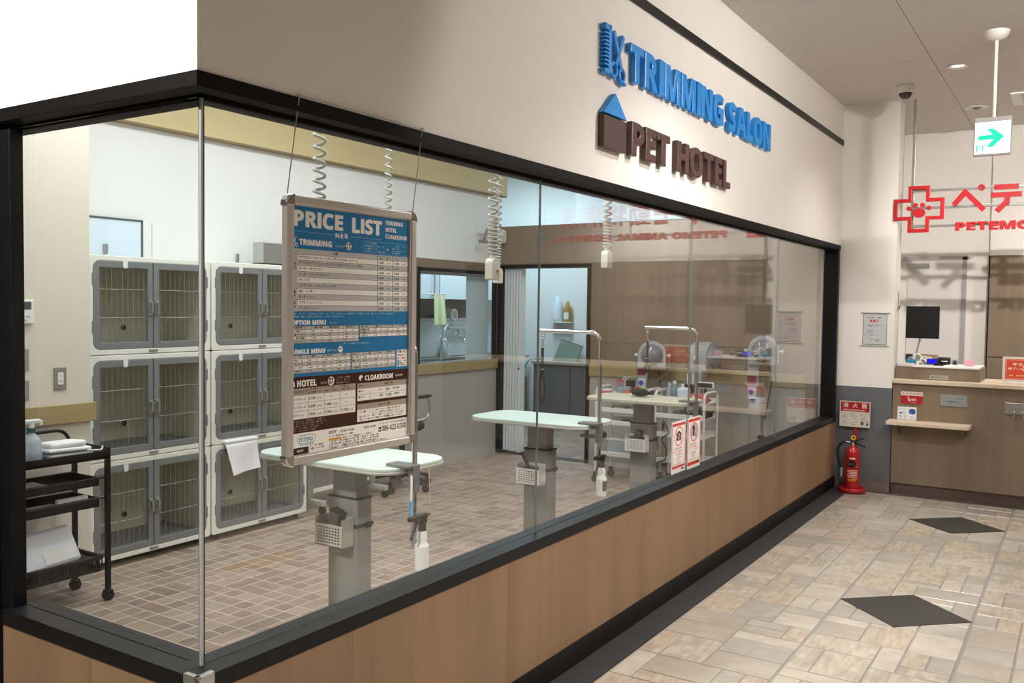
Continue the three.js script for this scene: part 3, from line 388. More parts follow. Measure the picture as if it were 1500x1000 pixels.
coilCord(1.42, -1.0, 1.68, 0, 'grey coiled cord dropping behind the left end of the price board', 0.024, 0.4);
coilCord(2.775, -1.0, 1.705, 1, 'grey coiled cord over the middle grooming table with an orange lamp', 0.024, 1.1);
coilCord(4.2, -1.0, 1.83, 0, 'grey coiled cord in front of the wood wall beside the doorway', 0.024, 2);
coilCord(3.28, -2.2, 1.75, 0, 'thin looking coiled cord dropping behind the right end of the price board', 0.021, 0.7);
coilCord(4.64, -2.2, 1.74, 0, 'coiled cord just behind the one with the orange lamp', 0.021, 1.6);
// ---------------------------------------------------------------- grooming tables; local origin on the floor under the column, long side along z
function basketGeoms(x, y, z, w, h, d) {                            // open basket; front face towards -x, back at x
  const s = rrect(-w / 2, 0, w / 2, h, 0.006); for (let i = 0; i < 8; i++) for (let j = 0; j < 6; j++) s.holes.push(rrect(-w / 2 + 0.014 + i * (w - 0.028) / 8 + 0.003, 0.012 + j * (h - 0.02) / 6 + 0.003, -w / 2 + 0.014 + (i + 1) * (w - 0.028) / 8 - 0.003, 0.012 + (j + 1) * (h - 0.02) / 6 - 0.003, 0.001, true));
  return [ext(s, 0.003).rotateY(-PI / 2).translate(x - d + 0.003, y, z), rb(x - d, y, z - w / 2, x, y + h + 0.03, z - w / 2 + 0.004, 0.002), rb(x - d, y, z + w / 2 - 0.004, x, y + h + 0.03, z + w / 2, 0.002), rb(x - 0.004, y + h + 0.01, z - w / 2, x, y + h + 0.03, z + w / 2, 0.0015), bb(x - d, y, z - w / 2, x, y + 0.004, z + w / 2), rb(x - d - 0.003, y + h - 0.004, z - w / 2 - 0.003, x - d + 0.004, y + h + 0.002, z + w / 2 + 0.003, 0.002)];
}
function groomTable(x, where, top, basketMat, inBasket) {
  const z = -1.07, t = thing('grooming_table', 'electric lift grooming table with a rounded ' + where, 'table', [x, 0, z]);
  const sh = rrect(-0.225, -0.42, 0.225, 0.42, 0.11), lay = (g, y) => g.rotateX(-PI / 2).translate(x, y, z);
  part('table_top', [lay(ext(sh, 0.006, 0.005), 0.841)], top, t); part('edge_band', [lay(ext(rrect(-0.231, -0.426, 0.231, 0.426, 0.115), 0.005, 0.004), 0.827)], MT.greyMetal2, t);
  part('upper_column', [rb(x - 0.04, 0.6, z - 0.075, x + 0.04, 0.825, z + 0.075, 0.008)], MT.greyMetal, t); part('lower_column', [rb(x - 0.052, 0.03, z - 0.092, x + 0.052, 0.655, z + 0.092, 0.01)], MT.greyMetal, t); part('column_collar', [rb(x - 0.054, 0.65, z - 0.094, x + 0.054, 0.658, z + 0.094, 0.003)], MT.rubber, t);
  part('base_plate', [rb(x - 0.13, 0, z - 0.12, x + 0.13, 0.03, z + 0.42, 0.01)], MT.greyMetal, t);
  const b = thing('tool_basket', basketMat.b, 'basket', [x - 0.1, 0.43, z]); part('basket_body', basketGeoms(x - 0.054, 0.44, z - 0.01, 0.17, 0.1, 0.08), basketMat.m, b); part('strap', [rb(x - 0.058, 0.52, z - 0.098, x + 0.058, 0.536, z + 0.098, 0.004)], MT.rubber, b); part('buckle', [rb(x + 0.0, 0.514, z + 0.096, x + 0.04, 0.542, z + 0.104, 0.003)], MT.blackPlastic, b);
  const k = thing(inBasket.n, inBasket.l, inBasket.c, [x - 0.1, 0.446, z]);
  if (inBasket.n === 'comb') { part('handle', [new RoundedBoxGeometry(0.014, 0.17, 0.024, 2, 0.005).rotateX(-0.5).translate(x - 0.092, 0.56, z - 0.04)], MT.blackPlastic, k); part('teeth_bar', [new RoundedBoxGeometry(0.01, 0.05, 0.02, 2, 0.004).rotateX(0.7).translate(x - 0.092, 0.54, z + 0.045)], MT.blackPlastic, k); }
  else { part('case', [new RoundedBoxGeometry(0.05, 0.12, 0.06, 3, 0.012).rotateX(0.25).translate(x - 0.092, 0.54, z - 0.01)], mat('dark_grey_case', 0x4c4b49, 0.4), k); part('cap', [new RoundedBoxGeometry(0.045, 0.02, 0.05, 2, 0.006).rotateX(0.25).translate(x - 0.092, 0.6, z + 0.006)], MT.blackPlastic, k); }
  // arm clamped to the window end
  const px = x - 0.1, pz = -0.605, a = thing('leash_hanger', inBasket.a, 'leash hanger', [px, 0.55, pz]);
  part('pole', [pipe([[px, 0.5, pz], [px, 1.405, pz], [px, 1.405, pz - 0.42]], 0.0125, 0.07, 12)], MT.chrome, a);
  part('clamp', [rb(px - 0.019, 0.745, pz - 0.018, px + 0.019, 0.866, pz + 0.018, 0.005), rb(px - 0.05, 0.852, pz - 0.12, px + 0.03, 0.866, pz + 0.01, 0.004), rb(px - 0.015, 0.77, pz - 0.12, px + 0.015, 0.79, pz, 0.004), cyl(px, 0.805, pz - 0.085, 0.009, 0.05), cyl(px, 0.783, pz - 0.085, 0.018, 0.01)], mat('dark_clamp', 0x6c6e6e, 0.4), a);
  part('knob', [cyl(px + 0.035, 0.79, pz + 0.005, 0.022, 0.03, 'x'), cyl(px + 0.01, 0.79, pz + 0.005, 0.008, 0.05, 'x')], MT.blackPlastic, a); part('end_ring', [tor(px, 1.382, pz - 0.4, 0.012, 0.0025, 'x')], MT.chrome, a);
  return { x, px, pz };
}
const gb = (m, b) => ({ m, b });
const T1 = groomTable(1.70, 'pale green top behind the hanging price board', MT.tableTop, gb(MT.greyMetal2, 'grey perforated basket strapped to the table column under the price board'), { n: 'clipper', l: 'dark grey clipper lying in the grey perforated basket', c: 'clipper', a: 'steel grooming arm rising behind the right edge of the price board' });
const T2 = groomTable(3.45, 'pale green top in front of the washroom doorway', MT.tableTop, gb(MT.whitePlastic, 'white perforated basket strapped below the table in front of the doorway'), { n: 'comb', l: 'black combs standing in the white basket before the doorway', c: 'comb', a: 'bent chrome grooming arm in front of the washroom doorway' });
const T3 = groomTable(5.03, 'ivory top in front of the white supply carts', MT.tableTop2, gb(MT.whitePlastic, 'white perforated basket strapped below the ivory topped table'), { n: 'clipper', l: 'black clipper lying in the white basket by the supply carts', c: 'clipper', a: 'bent chrome grooming arm on the ivory topped table' });
for (const [T, y1, label] of [[T2, 0.96, 'black loop leash hanging from the arm before the doorway'], [T3, 1.06, 'black loop leash hanging in front of the grey dryer']]) {
  const x = T.px, z = T.pz - 0.4, o = thing('grooming_loop', label, 'leash', [x, y1, z]);
  part('snap_hook', [tor(x, 1.366, z, 0.010, 0.003, 'x'), cyl(x, 1.335, z, 0.005, 0.045), tor(x, 1.305, z, 0.008, 0.0025, 'x')], MT.chrome, o);
  part('strap', [tube([[x, 1.3, z], [x, 1.22, z], [x, 1.17, z]], 0.009), tube([[x, 1.17, z], [x, 1.1, z - 0.014], [x, y1 + 0.05, z - 0.02], [x, y1, z], [x, y1 + 0.05, z + 0.02], [x, 1.1, z + 0.014], [x, 1.17, z]], 0.007)], MT.rubber, o); part('slider', [sph(x, 1.168, z, 0.009)], MT.greyMetal2, o);
}
// spray bottles hooked on the arms
function sprayer(x, y, z, label, dark) {
  const b = thing('hanging_spray_bottle', label, 'spray bottle', [x, y, z]);
  const o = part('bottle', [lat([[0, y], [0.028, y], [0.03, y + 0.005], [0.031, y + 0.1], [0.029, y + 0.113], [0.02, y + 0.124], [0.023, y + 0.145], [0.019, y + 0.168], [0.014, y + 0.18], [0, y + 0.18]], x, 0, z)], MT.milky, b);
  if (dark) part('bottle_label', [new THREE.CylinderGeometry(0.0314, 0.031, 0.06, 12, 1, true, -0.9, 1.4).translate(x, y + 0.065, z)], mat('dark_label', 0x3a3a38, 0.5), o);
  part('collar', [cyl(x, y + 0.19, z, 0.019, 0.035, 'y', 0.016)], MT.blackPlastic, b);
  part('trigger_head', [rb(x - 0.075, y + 0.222, z - 0.012, x + 0.03, y + 0.245, z + 0.012, 0.006), rb(x - 0.018, y + 0.2, z - 0.012, x + 0.022, y + 0.24, z + 0.012, 0.006), pipe([[x - 0.03, y + 0.23, z], [x - 0.05, y + 0.19, z], [x - 0.075, y + 0.145, z]], 0.007, 0.03), pipe([[x + 0.02, y + 0.238, z], [x + 0.055, y + 0.232, z]], 0.005, 0.02), cyl(x - 0.08, y + 0.234, z, 0.011, 0.016, 'x')], MT.blackPlastic, b);
}
sprayer(1.575, 0.42, -0.54, 'milky spray bottle with black trigger hung under the price board table'); sprayer(3.265, 0.446, -0.54, 'milky spray bottle with a dark label hung before the doorway table', true);
{ const o = thing('white_hose', 'thin white hose with a blue tag hanging from the table clamp', 'hose', [1.56, 0.64, -0.62]); part('hose', [tube([[1.60, 0.81, -0.62], [1.575, 0.815, -0.6], [1.566, 0.78, -0.592], [1.562, 0.70, -0.59], [1.562, 0.64, -0.59]], 0.005)], MT.whitePlastic, o); part('blue_tag', [rb(1.554, 0.65, -0.596, 1.57, 0.715, -0.586, 0.002)], mat('blue_tag', 0x2aa4dc, 0.4), o); }
{ const o = thing('beige_string', 'thin beige cord hanging beside the right spray bottle trigger', 'cord', [1.66, 0.5, -0.56]); part('cord', [tube([[1.665, 0.85, -0.575], [1.668, 0.7, -0.57], [1.668, 0.64, -0.565]], 0.0025)], mat('beige_cord', 0xb9a684, 0.7), o); part('knot', [sph(1.668, 0.636, -0.565, 0.006)], mat('beige_knot', 0xb9a684, 0.7), o); }
// ---------------------------------------------------------------- stand and stool by the back wall
{
  const o = thing('rolling_stand', 'grey rolling stand with T shaped feet by the back wall', 'stand', [3.7, 0, -3.0]);
  for (const x of [3.36, 4.06]) { part('foot', [rb(x - 0.02, 0.06, -3.22, x + 0.02, 0.1, -2.86, 0.006)], MT.greyMetal2, o); for (const z of [-2.88, -3.2]) part('caster', [cyl(x, 0.03, z, 0.03, 0.022, 'x'), rb(x - 0.008, 0.03, z - 0.012, x + 0.008, 0.068, z + 0.012, 0.003)], MT.rubber, o); part('leg', [rb(x - 0.03, 0.1, -3.06, x + 0.03, 0.3, -3.0, 0.008), rb(x - 0.02, 0.28, -3.05, x + 0.02, 0.72, -3.01, 0.006)], MT.greyMetal, o); }
  part('crossbar', [rb(3.39, 0.13, -3.045, 4.03, 0.16, -3.015, 0.006)], MT.whiteMetal, o); part('stand_top', [rb(3.24, 0.72, -3.3, 4.2, 0.745, -2.82, 0.012)], MT.whitePlastic, o); part('crank', [pipe([[4.1, 0.34, -2.98], [4.16, 0.34, -2.95], [4.16, 0.18, -2.93], [4.24, 0.18, -2.92]], 0.012, 0.03)], MT.blackPlastic, o);
}
{
  const x = 4.52, z = -3.02, o = thing('rolling_stool', 'black rolling stool with a chrome loop armrest by the grey wall', 'stool', [x, 0, z]);
  part('seat', [lat([[0, 0.5], [0.17, 0.5], [0.19, 0.515], [0.19, 0.545], [0.17, 0.565], [0, 0.572]], x - 0.08, 0, z)], MT.rubber, o); part('gas_column', [cyl(x - 0.08, 0.3, z, 0.025, 0.42)], MT.blackPlastic, o);
  for (let i = 0; i < 5; i++) { const a = i * 2 * PI / 5 + 0.3, c = Math.cos(a), s = Math.sin(a); part('base_leg', [pipe([[x - 0.08, 0.13, z], [x - 0.08 + 0.26 * c, 0.085, z + 0.26 * s]], 0.017)], MT.blackPlastic, o); part('caster', [cyl(x - 0.08 + 0.26 * c, 0.03, z + 0.26 * s, 0.03, 0.045, i % 2 ? 'x' : 'z'), cyl(x - 0.08 + 0.26 * c, 0.06, z + 0.26 * s, 0.01, 0.05)], MT.rubber, o); }
  part('arm_loop', [pipe([[x - 0.2, 0.56, z + 0.1], [x + 0.12, 0.57, z + 0.1], [x + 0.16, 0.62, z + 0.1], [x + 0.16, 0.76, z + 0.1], [x - 0.2, 0.77, z + 0.1]], 0.012, 0.06)], MT.chrome, o); part('arm_pad', [rb(x - 0.1, 0.76, z + 0.075, x + 0.175, 0.785, z + 0.125, 0.012)], MT.blackPlastic, o);
}
// ---------------------------------------------------------------- white supply carts along the end wall
function cart(z0, z1, levels, label, pos) {
  const x0 = 5.68, x1 = 5.99, o = thing('supply_cart', label, 'cart', [(x0 + x1) / 2, 0, (z0 + z1) / 2], 'white supply carts');
  for (const z of [z0, z1]) { part('end_loop', [pipe([[x0, 0.09, z], [x0, 0.845, z], [x1, 0.845, z], [x1, 0.09, z]], 0.012, 0.06)], MT.whiteMetal, o); for (const x of [x0, x1]) part('caster', [cyl(x, 0.032, z, 0.032, 0.03, 'x'), rb(x - 0.02, 0.04, z - 0.015, x + 0.02, 0.092, z + 0.015, 0.006)], MT.rubber, o); }
  for (const y of levels) part('tray', [rb(x0 + 0.008, y, z0 + 0.008, x1 - 0.008, y + 0.012, z1 - 0.008, 0.004), rb(x0 - 0.01, y, z0 + 0.005, x0 + 0.008, y + 0.04, z1 - 0.005, 0.004), rb(x1 - 0.008, y, z0 + 0.005, x1 + 0.01, y + 0.04, z1 - 0.005, 0.004)], MT.whitePlastic, o);
}
cart(-1.82, -1.335, [0.24, 0.52, 0.63, 0.745], 'white tube cart with tools under the dryer hung with the black leash'); cart(-1.255, -0.82, [0.24, 0.46, 0.62, 0.745], 'white tube cart carrying bottles beside the notices on the glass');
{
  const it = (n, l, c, x, y, z, f) => { if (x > 5.5) { x -= 0.19; z += 0.07; y += 0.0255; } const o = thing(n, l, c, [x, y, z], undefined); f(o, x, y, z); return o; }, y = 0.733;
  it('pink_bowl', 'pink lidded bowl at the left end of the supply cart', 'bowl', 6.0, y, -1.86, (o, x, y, z) => { part('bowl', [lat([[0, y], [0.035, y], [0.055, y + 0.04], [0.055, y + 0.05], [0, y + 0.05]], x, 0, z)], mat('pink_plastic', 0xe27a88, 0.4), o); part('lid', [cyl(x, y + 0.056, z, 0.057, 0.012)], MT.whitePlastic, o); });
  it('tool_cup', 'clear cup of pink and green handled scissors on the supply cart', 'cup', 6.05, y, -1.74, (o, x, y, z) => { part('cup', [lat([[0, y], [0.035, y], [0.04, y + 0.09], [0.037, y + 0.09], [0.032, y + 0.006], [0, y + 0.006]], x, 0, z)], MT.clear, o); [0xd83a55, 0x2f8a7a, 0xd84a6a, 0xcfd6dc].forEach((c, i) => part('scissor_handle', [tor(x, y + 0.14 + 0.02 * (i % 2), z - 0.03 + i * 0.022, 0.014, 0.004, 'x'), cyl(x, y + 0.08, z - 0.03 + i * 0.022, 0.004, 0.12)], mat('handle_' + i, c, 0.4), o)); });
  it('scissor_holder', 'tall black holder full of steel scissors on the supply cart', 'holder', 6.05, y, -1.645, (o, x, y, z) => { part('pouch', [rb(x - 0.04, y, z - 0.03, x + 0.04, y + 0.15, z + 0.03, 0.008)], MT.rubber, o); for (let i = 0; i < 4; i++) part('scissors', [tor(x - 0.02 + 0.013 * i, y + 0.165 + 0.008 * (i % 2), z - 0.02 + 0.014 * i, 0.012, 0.003, 'x')], MT.chrome, o); });
  it('orange_cup', 'orange cup with a white brim standing before the black scissor holder', 'cup', 5.95, y, -1.63, (o, x, y, z) => { part('cup', [lat([[0, y], [0.03, y], [0.034, y + 0.065], [0, y + 0.065]], x, 0, z)], mat('orange_plastic', 0xd86a3c, 0.4), o); part('brim', [rb(x - 0.03, y + 0.065, z - 0.028, x + 0.03, y + 0.1, z + 0.028, 0.006)], MT.clear, o); });
  it('blue_box', 'dark blue open box of coloured rolls on the supply cart', 'box', 5.99, y, -1.5, (o, x, y, z) => { part('box', [rb(x - 0.05, y, z - 0.085, x + 0.05, y + 0.075, z + 0.085, 0.004)], mat('dark_blue_plastic', 0x1d4a66, 0.45), o); [0xc83c4a, 0x3c2a60, 0xe0964a, 0x9cc0e8, 0x8fb43c, 0xe08aa4].forEach((c, i) => part('bandage_roll', [cyl(x - 0.02 + 0.03 * (i % 2), y + 0.083, z - 0.065 + i * 0.026, 0.014, 0.03, 'x')], mat('roll_' + i, c, 0.7), o)); });
  it('black_brush', 'large black brush with a white tip on the edge of the ivory table', 'brush', 5.06, 0.857, -1.12, (o, x, y, z) => { part('brush_body', [sph(x, y + 0.03, z, 0.05, 0.9, 0.6, 1.6)], MT.rubber, o); part('brush_tip', [cyl(x - 0.04, y + 0.012, z - 0.06, 0.009, 0.024)], MT.whitePlastic, o); });
  const bottle = (l, z, x, h, r, m, cap) => it('pump_bottle', l, 'bottle', x, y, z, (o, x, y, z) => { part('bottle', [lat([[0, y], [r, y], [r, y + h * 0.75], [r * 0.45, y + h * 0.88], [r * 0.45, y + h], [0, y + h]], x, 0, z)], m, o); part('cap', [cyl(x, y + h + 0.012, z, r * 0.5, 0.025)], cap, o); });
  bottle('clear white capped bottle at the left end of the bottle cart', -1.245, 5.98, 0.13, 0.026, MT.clear, MT.whitePlastic); bottle('tall bluish bottle beside the clear one on the bottle cart', -1.19, 5.96, 0.15, 0.03, mat('bluish_bottle', 0x7d93a6, 0.3), MT.whitePlastic);
  it('white_jug', 'wide white jug between the bottles and the red box', 'jug', 5.98, y, -1.115, (o, x, y, z) => { part('jug', [rb(x - 0.04, y, z - 0.05, x + 0.04, y + 0.12, z + 0.05, 0.02)], mat('pale_blue_white', 0xdfe5f2, 0.4), o); part('spout', [cyl(x, y + 0.135, z - 0.01, 0.014, 0.03)], MT.whitePlastic, o); });
  it('brush_pot', 'dark navy pot of brushes behind the white jug', 'pot', 6.1, y, -1.12, (o, x, y, z) => { part('pot', [cyl(x, y + 0.07, z, 0.05, 0.14)], mat('navy_plastic', 0x2a2a44, 0.4), o); for (let i = 0; i < 4; i++) part('brush_handle', [cyl(x - 0.02 + 0.014 * i, y + 0.18, z - 0.03 + 0.02 * i, 0.006, 0.1)], i % 2 ? MT.whitePlastic : MT.chrome, o); });
  it('red_box', 'small red box with a white face on the bottle cart', 'box', 5.97, y, -0.97, (o, x, y, z) => { part('box', [rb(x - 0.04, y, z - 0.07, x + 0.04, y + 0.075, z + 0.07, 0.004)], mat('pinkish_red', 0xd2606a, 0.5), o); part('face_label', [rb(x - 0.042, y + 0.015, z - 0.05, x - 0.04, y + 0.06, z + 0.0, 0.0009)], MT.paper, o); });
  it('tabletop_display', 'small black display in a white frame on the bottle cart', 'display', 6.12, y, -0.975, (o, x, y, z) => { part('frame', [rb(x - 0.01, y + 0.11, z - 0.09, x + 0.01, y + 0.165, z + 0.075, 0.006)], MT.whitePlastic, o); part('screen', [rb(x - 0.012, y + 0.118, z - 0.08, x - 0.0095, y + 0.157, z + 0.065, 0.001)], mat('dark_display', 0x1b1c1d, 0.15), o); part('display_foot', [rb(x - 0.03, y, z - 0.04, x + 0.03, y + 0.02, z + 0.04, 0.005), cyl(x, y + 0.06, z, 0.012, 0.1)], MT.blackPlastic, o); });
  it('black_tray', 'black shallow tray on the second shelf of the bottle cart', 'tray', 6.0, 0.608, -0.98, (o, x, y, z) => { part('tray', [rb(x - 0.09, y, z - 0.09, x + 0.09, y + 0.04, z + 0.09, 0.01)], MT.rubber, o); part('tray_lip', [rb(x - 0.1, y + 0.036, z - 0.1, x + 0.1, y + 0.046, z + 0.1, 0.004)], MT.blackPlastic, o); });
  it('coiled_lead', 'black lead hanging from the middle of the bottle cart', 'lead', 5.845, 0.42, -1.24, (o, x, y, z) => { part('lead', [tube([[x, 0.6, z], [x - 0.01, 0.56, z + 0.03], [x, 0.5, z + 0.05], [x, 0.44, z - 0.01], [x, 0.36, z + 0.03], [x, 0.27, z + 0.02], [x + 0.01, 0.24, z - 0.04]], 0.005)], MT.rubber, o); part('clip', [rb(x - 0.008, 0.52, z - 0.01, x + 0.008, 0.58, z + 0.01, 0.003)], MT.blackPlastic, o); });
  it('black_clippers', 'black clippers lying on the second shelf of the tool cart', 'clipper', 5.93, 0.508, -1.62, (o, x, y, z) => { part('clipper_body', [sph(x, y + 0.018, z, 0.03, 0.8, 0.6, 1.8)], MT.blackPlastic, o); part('blade', [rb(x - 0.012, y + 0.01, z + 0.05, x + 0.012, y + 0.022, z + 0.072, 0.002)], MT.steel, o); });
  it('comb_row', 'row of pale combs in the upper tray of the tool cart', 'combs', 5.93, 0.618, -1.62, (o, x, y, z) => { for (let i = 0; i < 7; i++) part('comb_back', [rb(x - 0.03, y, z - 0.15 + i * 0.045, x + 0.05, y + 0.03, z - 0.135 + i * 0.045, 0.003)], i % 3 ? MT.offWhite : MT.greyMetal, o); });
  it('paper_bag', 'white plastic bin standing on the low tray of the tool cart', 'bin', 5.99, 0.228, -1.68, (o, x, y, z) => { part('bin', [rb(x - 0.08, y, z - 0.12, x + 0.08, y + 0.13, z + 0.12, 0.01)], MT.clear, o); part('bin_rim', [rb(x - 0.085, y + 0.125, z - 0.125, x + 0.085, y + 0.137, z + 0.125, 0.004)], MT.whitePlastic, o); });
}
// ---------------------------------------------------------------- stand dryers; local: front towards +z
function dryer(label, x, y, z, turn, low) {
  const o = thing('stand_dryer', label, 'dryer', [x, 0, z], 'stand dryers', true); o.rotation.y = turn;
  const R = 0.118, arch = new THREE.Shape(); arch.moveTo(-R, -0.115); arch.lineTo(R, -0.115); arch.lineTo(R, 0); arch.absarc(0, 0, R, 0, PI); arch.lineTo(-R, -0.115);
  const hood = part('hood', [ext(arch, 0.15, 0.012).translate(0, y, -0.12)], MT.dryerBody, o); part('dome', [new THREE.SphereGeometry(0.101, 28, 18, 0, 2 * PI, 0, PI / 2).scale(1, 0.85, 1).rotateX(PI / 2).translate(0, y, 0.035)], MT.dryer, o); part('dome_ring', [tor(0, y, 0.04, 0.102, 0.005)], MT.greyMetal2, o);
  part('dome_latch', [rb(-0.01, y - 0.1, 0.09, 0.01, y - 0.06, 0.115, 0.004)], MT.blackPlastic, hood);
  const body = new THREE.Shape(); body.moveTo(-R, -0.1); body.lineTo(-0.045, -0.1); body.lineTo(-0.057, -low); body.absarc(-0.09, -low, 0.033, 0, -PI, true); body.lineTo(-R, -0.1);
  part('handle_body', [ext(body, 0.09, 0.012).translate(0, y, -0.1)], MT.dryerBody, o);
  if (low > 0.3) { part('control_panel', [rb(-0.122, y - low, 0.001, -0.058, y - low + 0.1, 0.006, 0.002)], mat('pale_panel', 0xd5dade, 0.4), o); part('dial', [cyl(-0.097, y - low + 0.06, 0.01, 0.022, 0.012, 'z')], mat('blue_dial', 0x2d55b8, 0.35), o); part('indicator_row', [-0.107, -0.09, -0.073].map((k) => cyl(k, y - low - 0.008, 0.005, 0.006, 0.008, 'z')), MT.blackPlastic, o); part('red_band', [rb(-0.13, y - low + 0.13, 0.001, -0.055, y - low + 0.2, 0.0045, 0.001)], mat('dark_red_band', 0x7d1d2c, 0.5), o); }
  for (const s of [-1, 1]) part('yoke_knob', [cyl(s * 0.152, y - 0.01, -0.05, 0.018, 0.024, 'x'), cyl(s * 0.14, y - 0.01, -0.05, 0.01, 0.03, 'x')], MT.whitePlastic, o);
  part('yoke', [pipe([[-0.156, y - 0.01, -0.05], [-0.156, y - 0.15, -0.05], [-0.02, y - 0.26, -0.06], [0.02, y - 0.26, -0.06], [0.156, y - 0.15, -0.05], [0.156, y - 0.01, -0.05]], 0.006, 0.05)], MT.greyMetal, o);
  part('pole', [cyl(0, (y - 0.24) / 2 + 0.05, -0.06, 0.013, y - 0.24 - 0.08), cyl(0, 0.25, -0.06, 0.018, 0.4)], MT.steel, o); part('height_knob', [cyl(-0.028, 0.44, -0.06, 0.014, 0.024, 'x'), cyl(0, 0.44, -0.06, 0.023, 0.035)], MT.blackPlastic, o);
  for (let i = 0; i < 4; i++) { const a = i * PI / 2 + PI / 4, c = Math.cos(a) * 0.24, s = Math.sin(a) * 0.24; part('base_leg', [pipe([[0, 0.11, -0.06], [c, 0.07, s - 0.06]], 0.014)], MT.greyMetal, o); part('caster', [cyl(c, 0.028, s - 0.06, 0.028, 0.024, 'x'), cyl(c, 0.055, s - 0.06, 0.008, 0.03)], MT.rubber, o); }
  part('power_cord', [tube([[0.05, y - 0.13, -0.08], [0.07, y - 0.25, -0.1], [0.05, y - 0.42, -0.09], [0.02, y - 0.6, -0.085]], 0.006)], MT.rubber, o);
}
dryer('grey domed stand dryer facing out behind the hanging black leash', 6.24, 1.12, -1.54, -1.25, 0.32); dryer('grey domed stand dryer turned sideways above the small display', 6.22, 1.13, -0.99, -0.1, 0.24); dryer('grey domed stand dryer with a blue dial nearest the black end post', 6.24, 1.2, -0.505, -1.3, 0.42);
// ---------------------------------------------------------------- washroom behind: seen through the sliding window and the doorway
{
  const c = thing('wall_cupboard', 'pale blue wall cupboards above the washroom sink', 'cupboard', [7.7, 1.6, -5.1]);
  part('carcass', [bb(6.7, 1.63, -5.3, 8.7, 2.5, -4.94)], MT.blueDoor, c);
  for (const [x0, x1, hx] of [[6.7, 7.345, 7.29], [7.355, 8.0, 7.40], [8.01, 8.7, 8.6]]) { const d = part('cupboard_door', [rb(x0 + 0.003, 1.625, -4.94, x1 - 0.003, 2.5, -4.918, 0.003)], MT.blueDoor, c); part('handle', [pipe([[hx, 1.67, -4.918], [hx, 1.67, -4.888], [hx, 1.93, -4.888], [hx, 1.93, -4.918]], 0.006, 0.012)], MT.steel, d); }
  const tiles = struct('trim_4', 'grey splashback and ledge behind the washroom sink', 'trim'); part('ledge', [rb(6.6, 1.36, -5.3, 8.9, 1.385, -5.08, 0.004)], MT.tile, tiles); for (let i = 0; i < 4; i++) part('splash_panel', [bb(6.6 + i * 0.575 + 0.003, 0.9, -5.3, 6.6 + (i + 1) * 0.575 - 0.003, 1.36, -5.1)], MT.tile, tiles); part('upper_splash', [bb(6.6, 1.385, -5.3, 8.9, 1.63, -5.285)], mat('brown_splash', 0x77695a, 0.5), tiles);
  const s = thing('washroom_sink', 'steel rimmed sink counter under the washroom cupboards', 'sink', [7.7, 0, -4.8]); part('rim', [rb(6.7, 0.86, -5.1, 8.9, 0.89, -4.98, 0.005), rb(6.7, 0.86, -4.6, 8.9, 0.89, -4.5, 0.005), rb(6.7, 0.86, -5.0, 6.8, 0.89, -4.6, 0.005), rb(8.8, 0.86, -5.0, 8.9, 0.89, -4.6, 0.005)], MT.steel, s); part('drain_board', [rb(7.9, 0.862, -5.0, 8.2, 0.888, -4.6, 0.004)], MT.steel, s); part('basin', [bb(6.8, 0.6, -5.0, 8.8, 0.62, -4.6)], MT.darkTub, s); part('cabinet', [bb(6.72, 0, -4.99, 8.88, 0.6, -4.52)], MT.darkTub, s);
  const t = thing('yellow_towel', 'pale yellow towel hanging below the washroom cupboard', 'towel', [7.36, 1.33, -4.9]);
  const g = new THREE.PlaneGeometry(0.26, 0.38, 16, 10), a = g.attributes.position; for (let i = 0; i < a.count; i++) { const v = 0.5 - a.getY(i) / 0.38; a.setZ(i, 0.012 * Math.sin(a.getX(i) * 45) * (0.3 + v)); a.setX(i, a.getX(i) * (0.8 + 0.25 * v) + 0.03 * v); } g.computeVertexNormals();
  part('cloth', [g.clone().translate(7.38, 1.50, -4.875), g.clone().translate(7.38, 1.50, -4.881)], mat('yellow_terry', 0xe4e6b4, 0.95, { side: THREE.DoubleSide }), t); part('towel_bar', [cyl(7.3, 1.685, -4.878, 0.006, 0.5, 'x')], MT.whitePlastic, t);
  const f = thing('shower_tap', 'chrome mixer tap with a shower hose over the washroom sink', 'tap', [7.9, 0.9, -5.05]); part('mixer', [rb(7.78, 1.24, -5.06, 8.3, 1.27, -5.02, 0.01), cyl(8.0, 1.2, -5.03, 0.02, 0.1), cyl(7.88, 1.19, -5.0, 0.016, 0.06, 'x'), cyl(8.12, 1.19, -5.0, 0.016, 0.06, 'x')], MT.chrome, f); part('spout', [pipe([[7.98, 1.16, -5.03], [7.98, 1.12, -4.92], [7.96, 1.06, -4.9]], 0.012, 0.03)], MT.chrome, f); part('shower_hose', [tube([[7.82, 1.3, -5.0], [7.7, 1.32, -4.97], [7.58, 1.22, -4.95], [7.53, 1.1, -4.95], [7.53, 1.02, -4.95], [7.49, 0.9, -4.93], [7.45, 0.7, -4.9]], 0.01)], MT.steel, f); part('shower_head', [cyl(7.53, 1.08, -4.945, 0.022, 0.07)], MT.chrome, f);
  const r = thing('paper_cup', 'white round tub lying on the washroom ledge', 'tub', [7.95, 1.386, -5.1]); part('tub', [cyl(7.95, 1.43, -5.12, 0.075, 0.12, 'z')], MT.whitePlastic, r); part('tub_mouth', [cyl(7.95, 1.43, -5.058, 0.05, 0.004, 'z')], MT.greyMetal2, r);
  const b = thing('black_bag', 'flat black bag lying on the washroom ledge', 'bag', [7.72, 1.386, -5.15]); part('bag', [sph(7.72, 1.41, -5.16, 0.06, 2.4, 0.5, 0.8)], MT.rubber, b); part('bag_strap', [tube([[7.55, 1.395, -5.12], [7.5, 1.395, -5.1], [7.42, 1.392, -5.13]], 0.006)], MT.rubber, b);
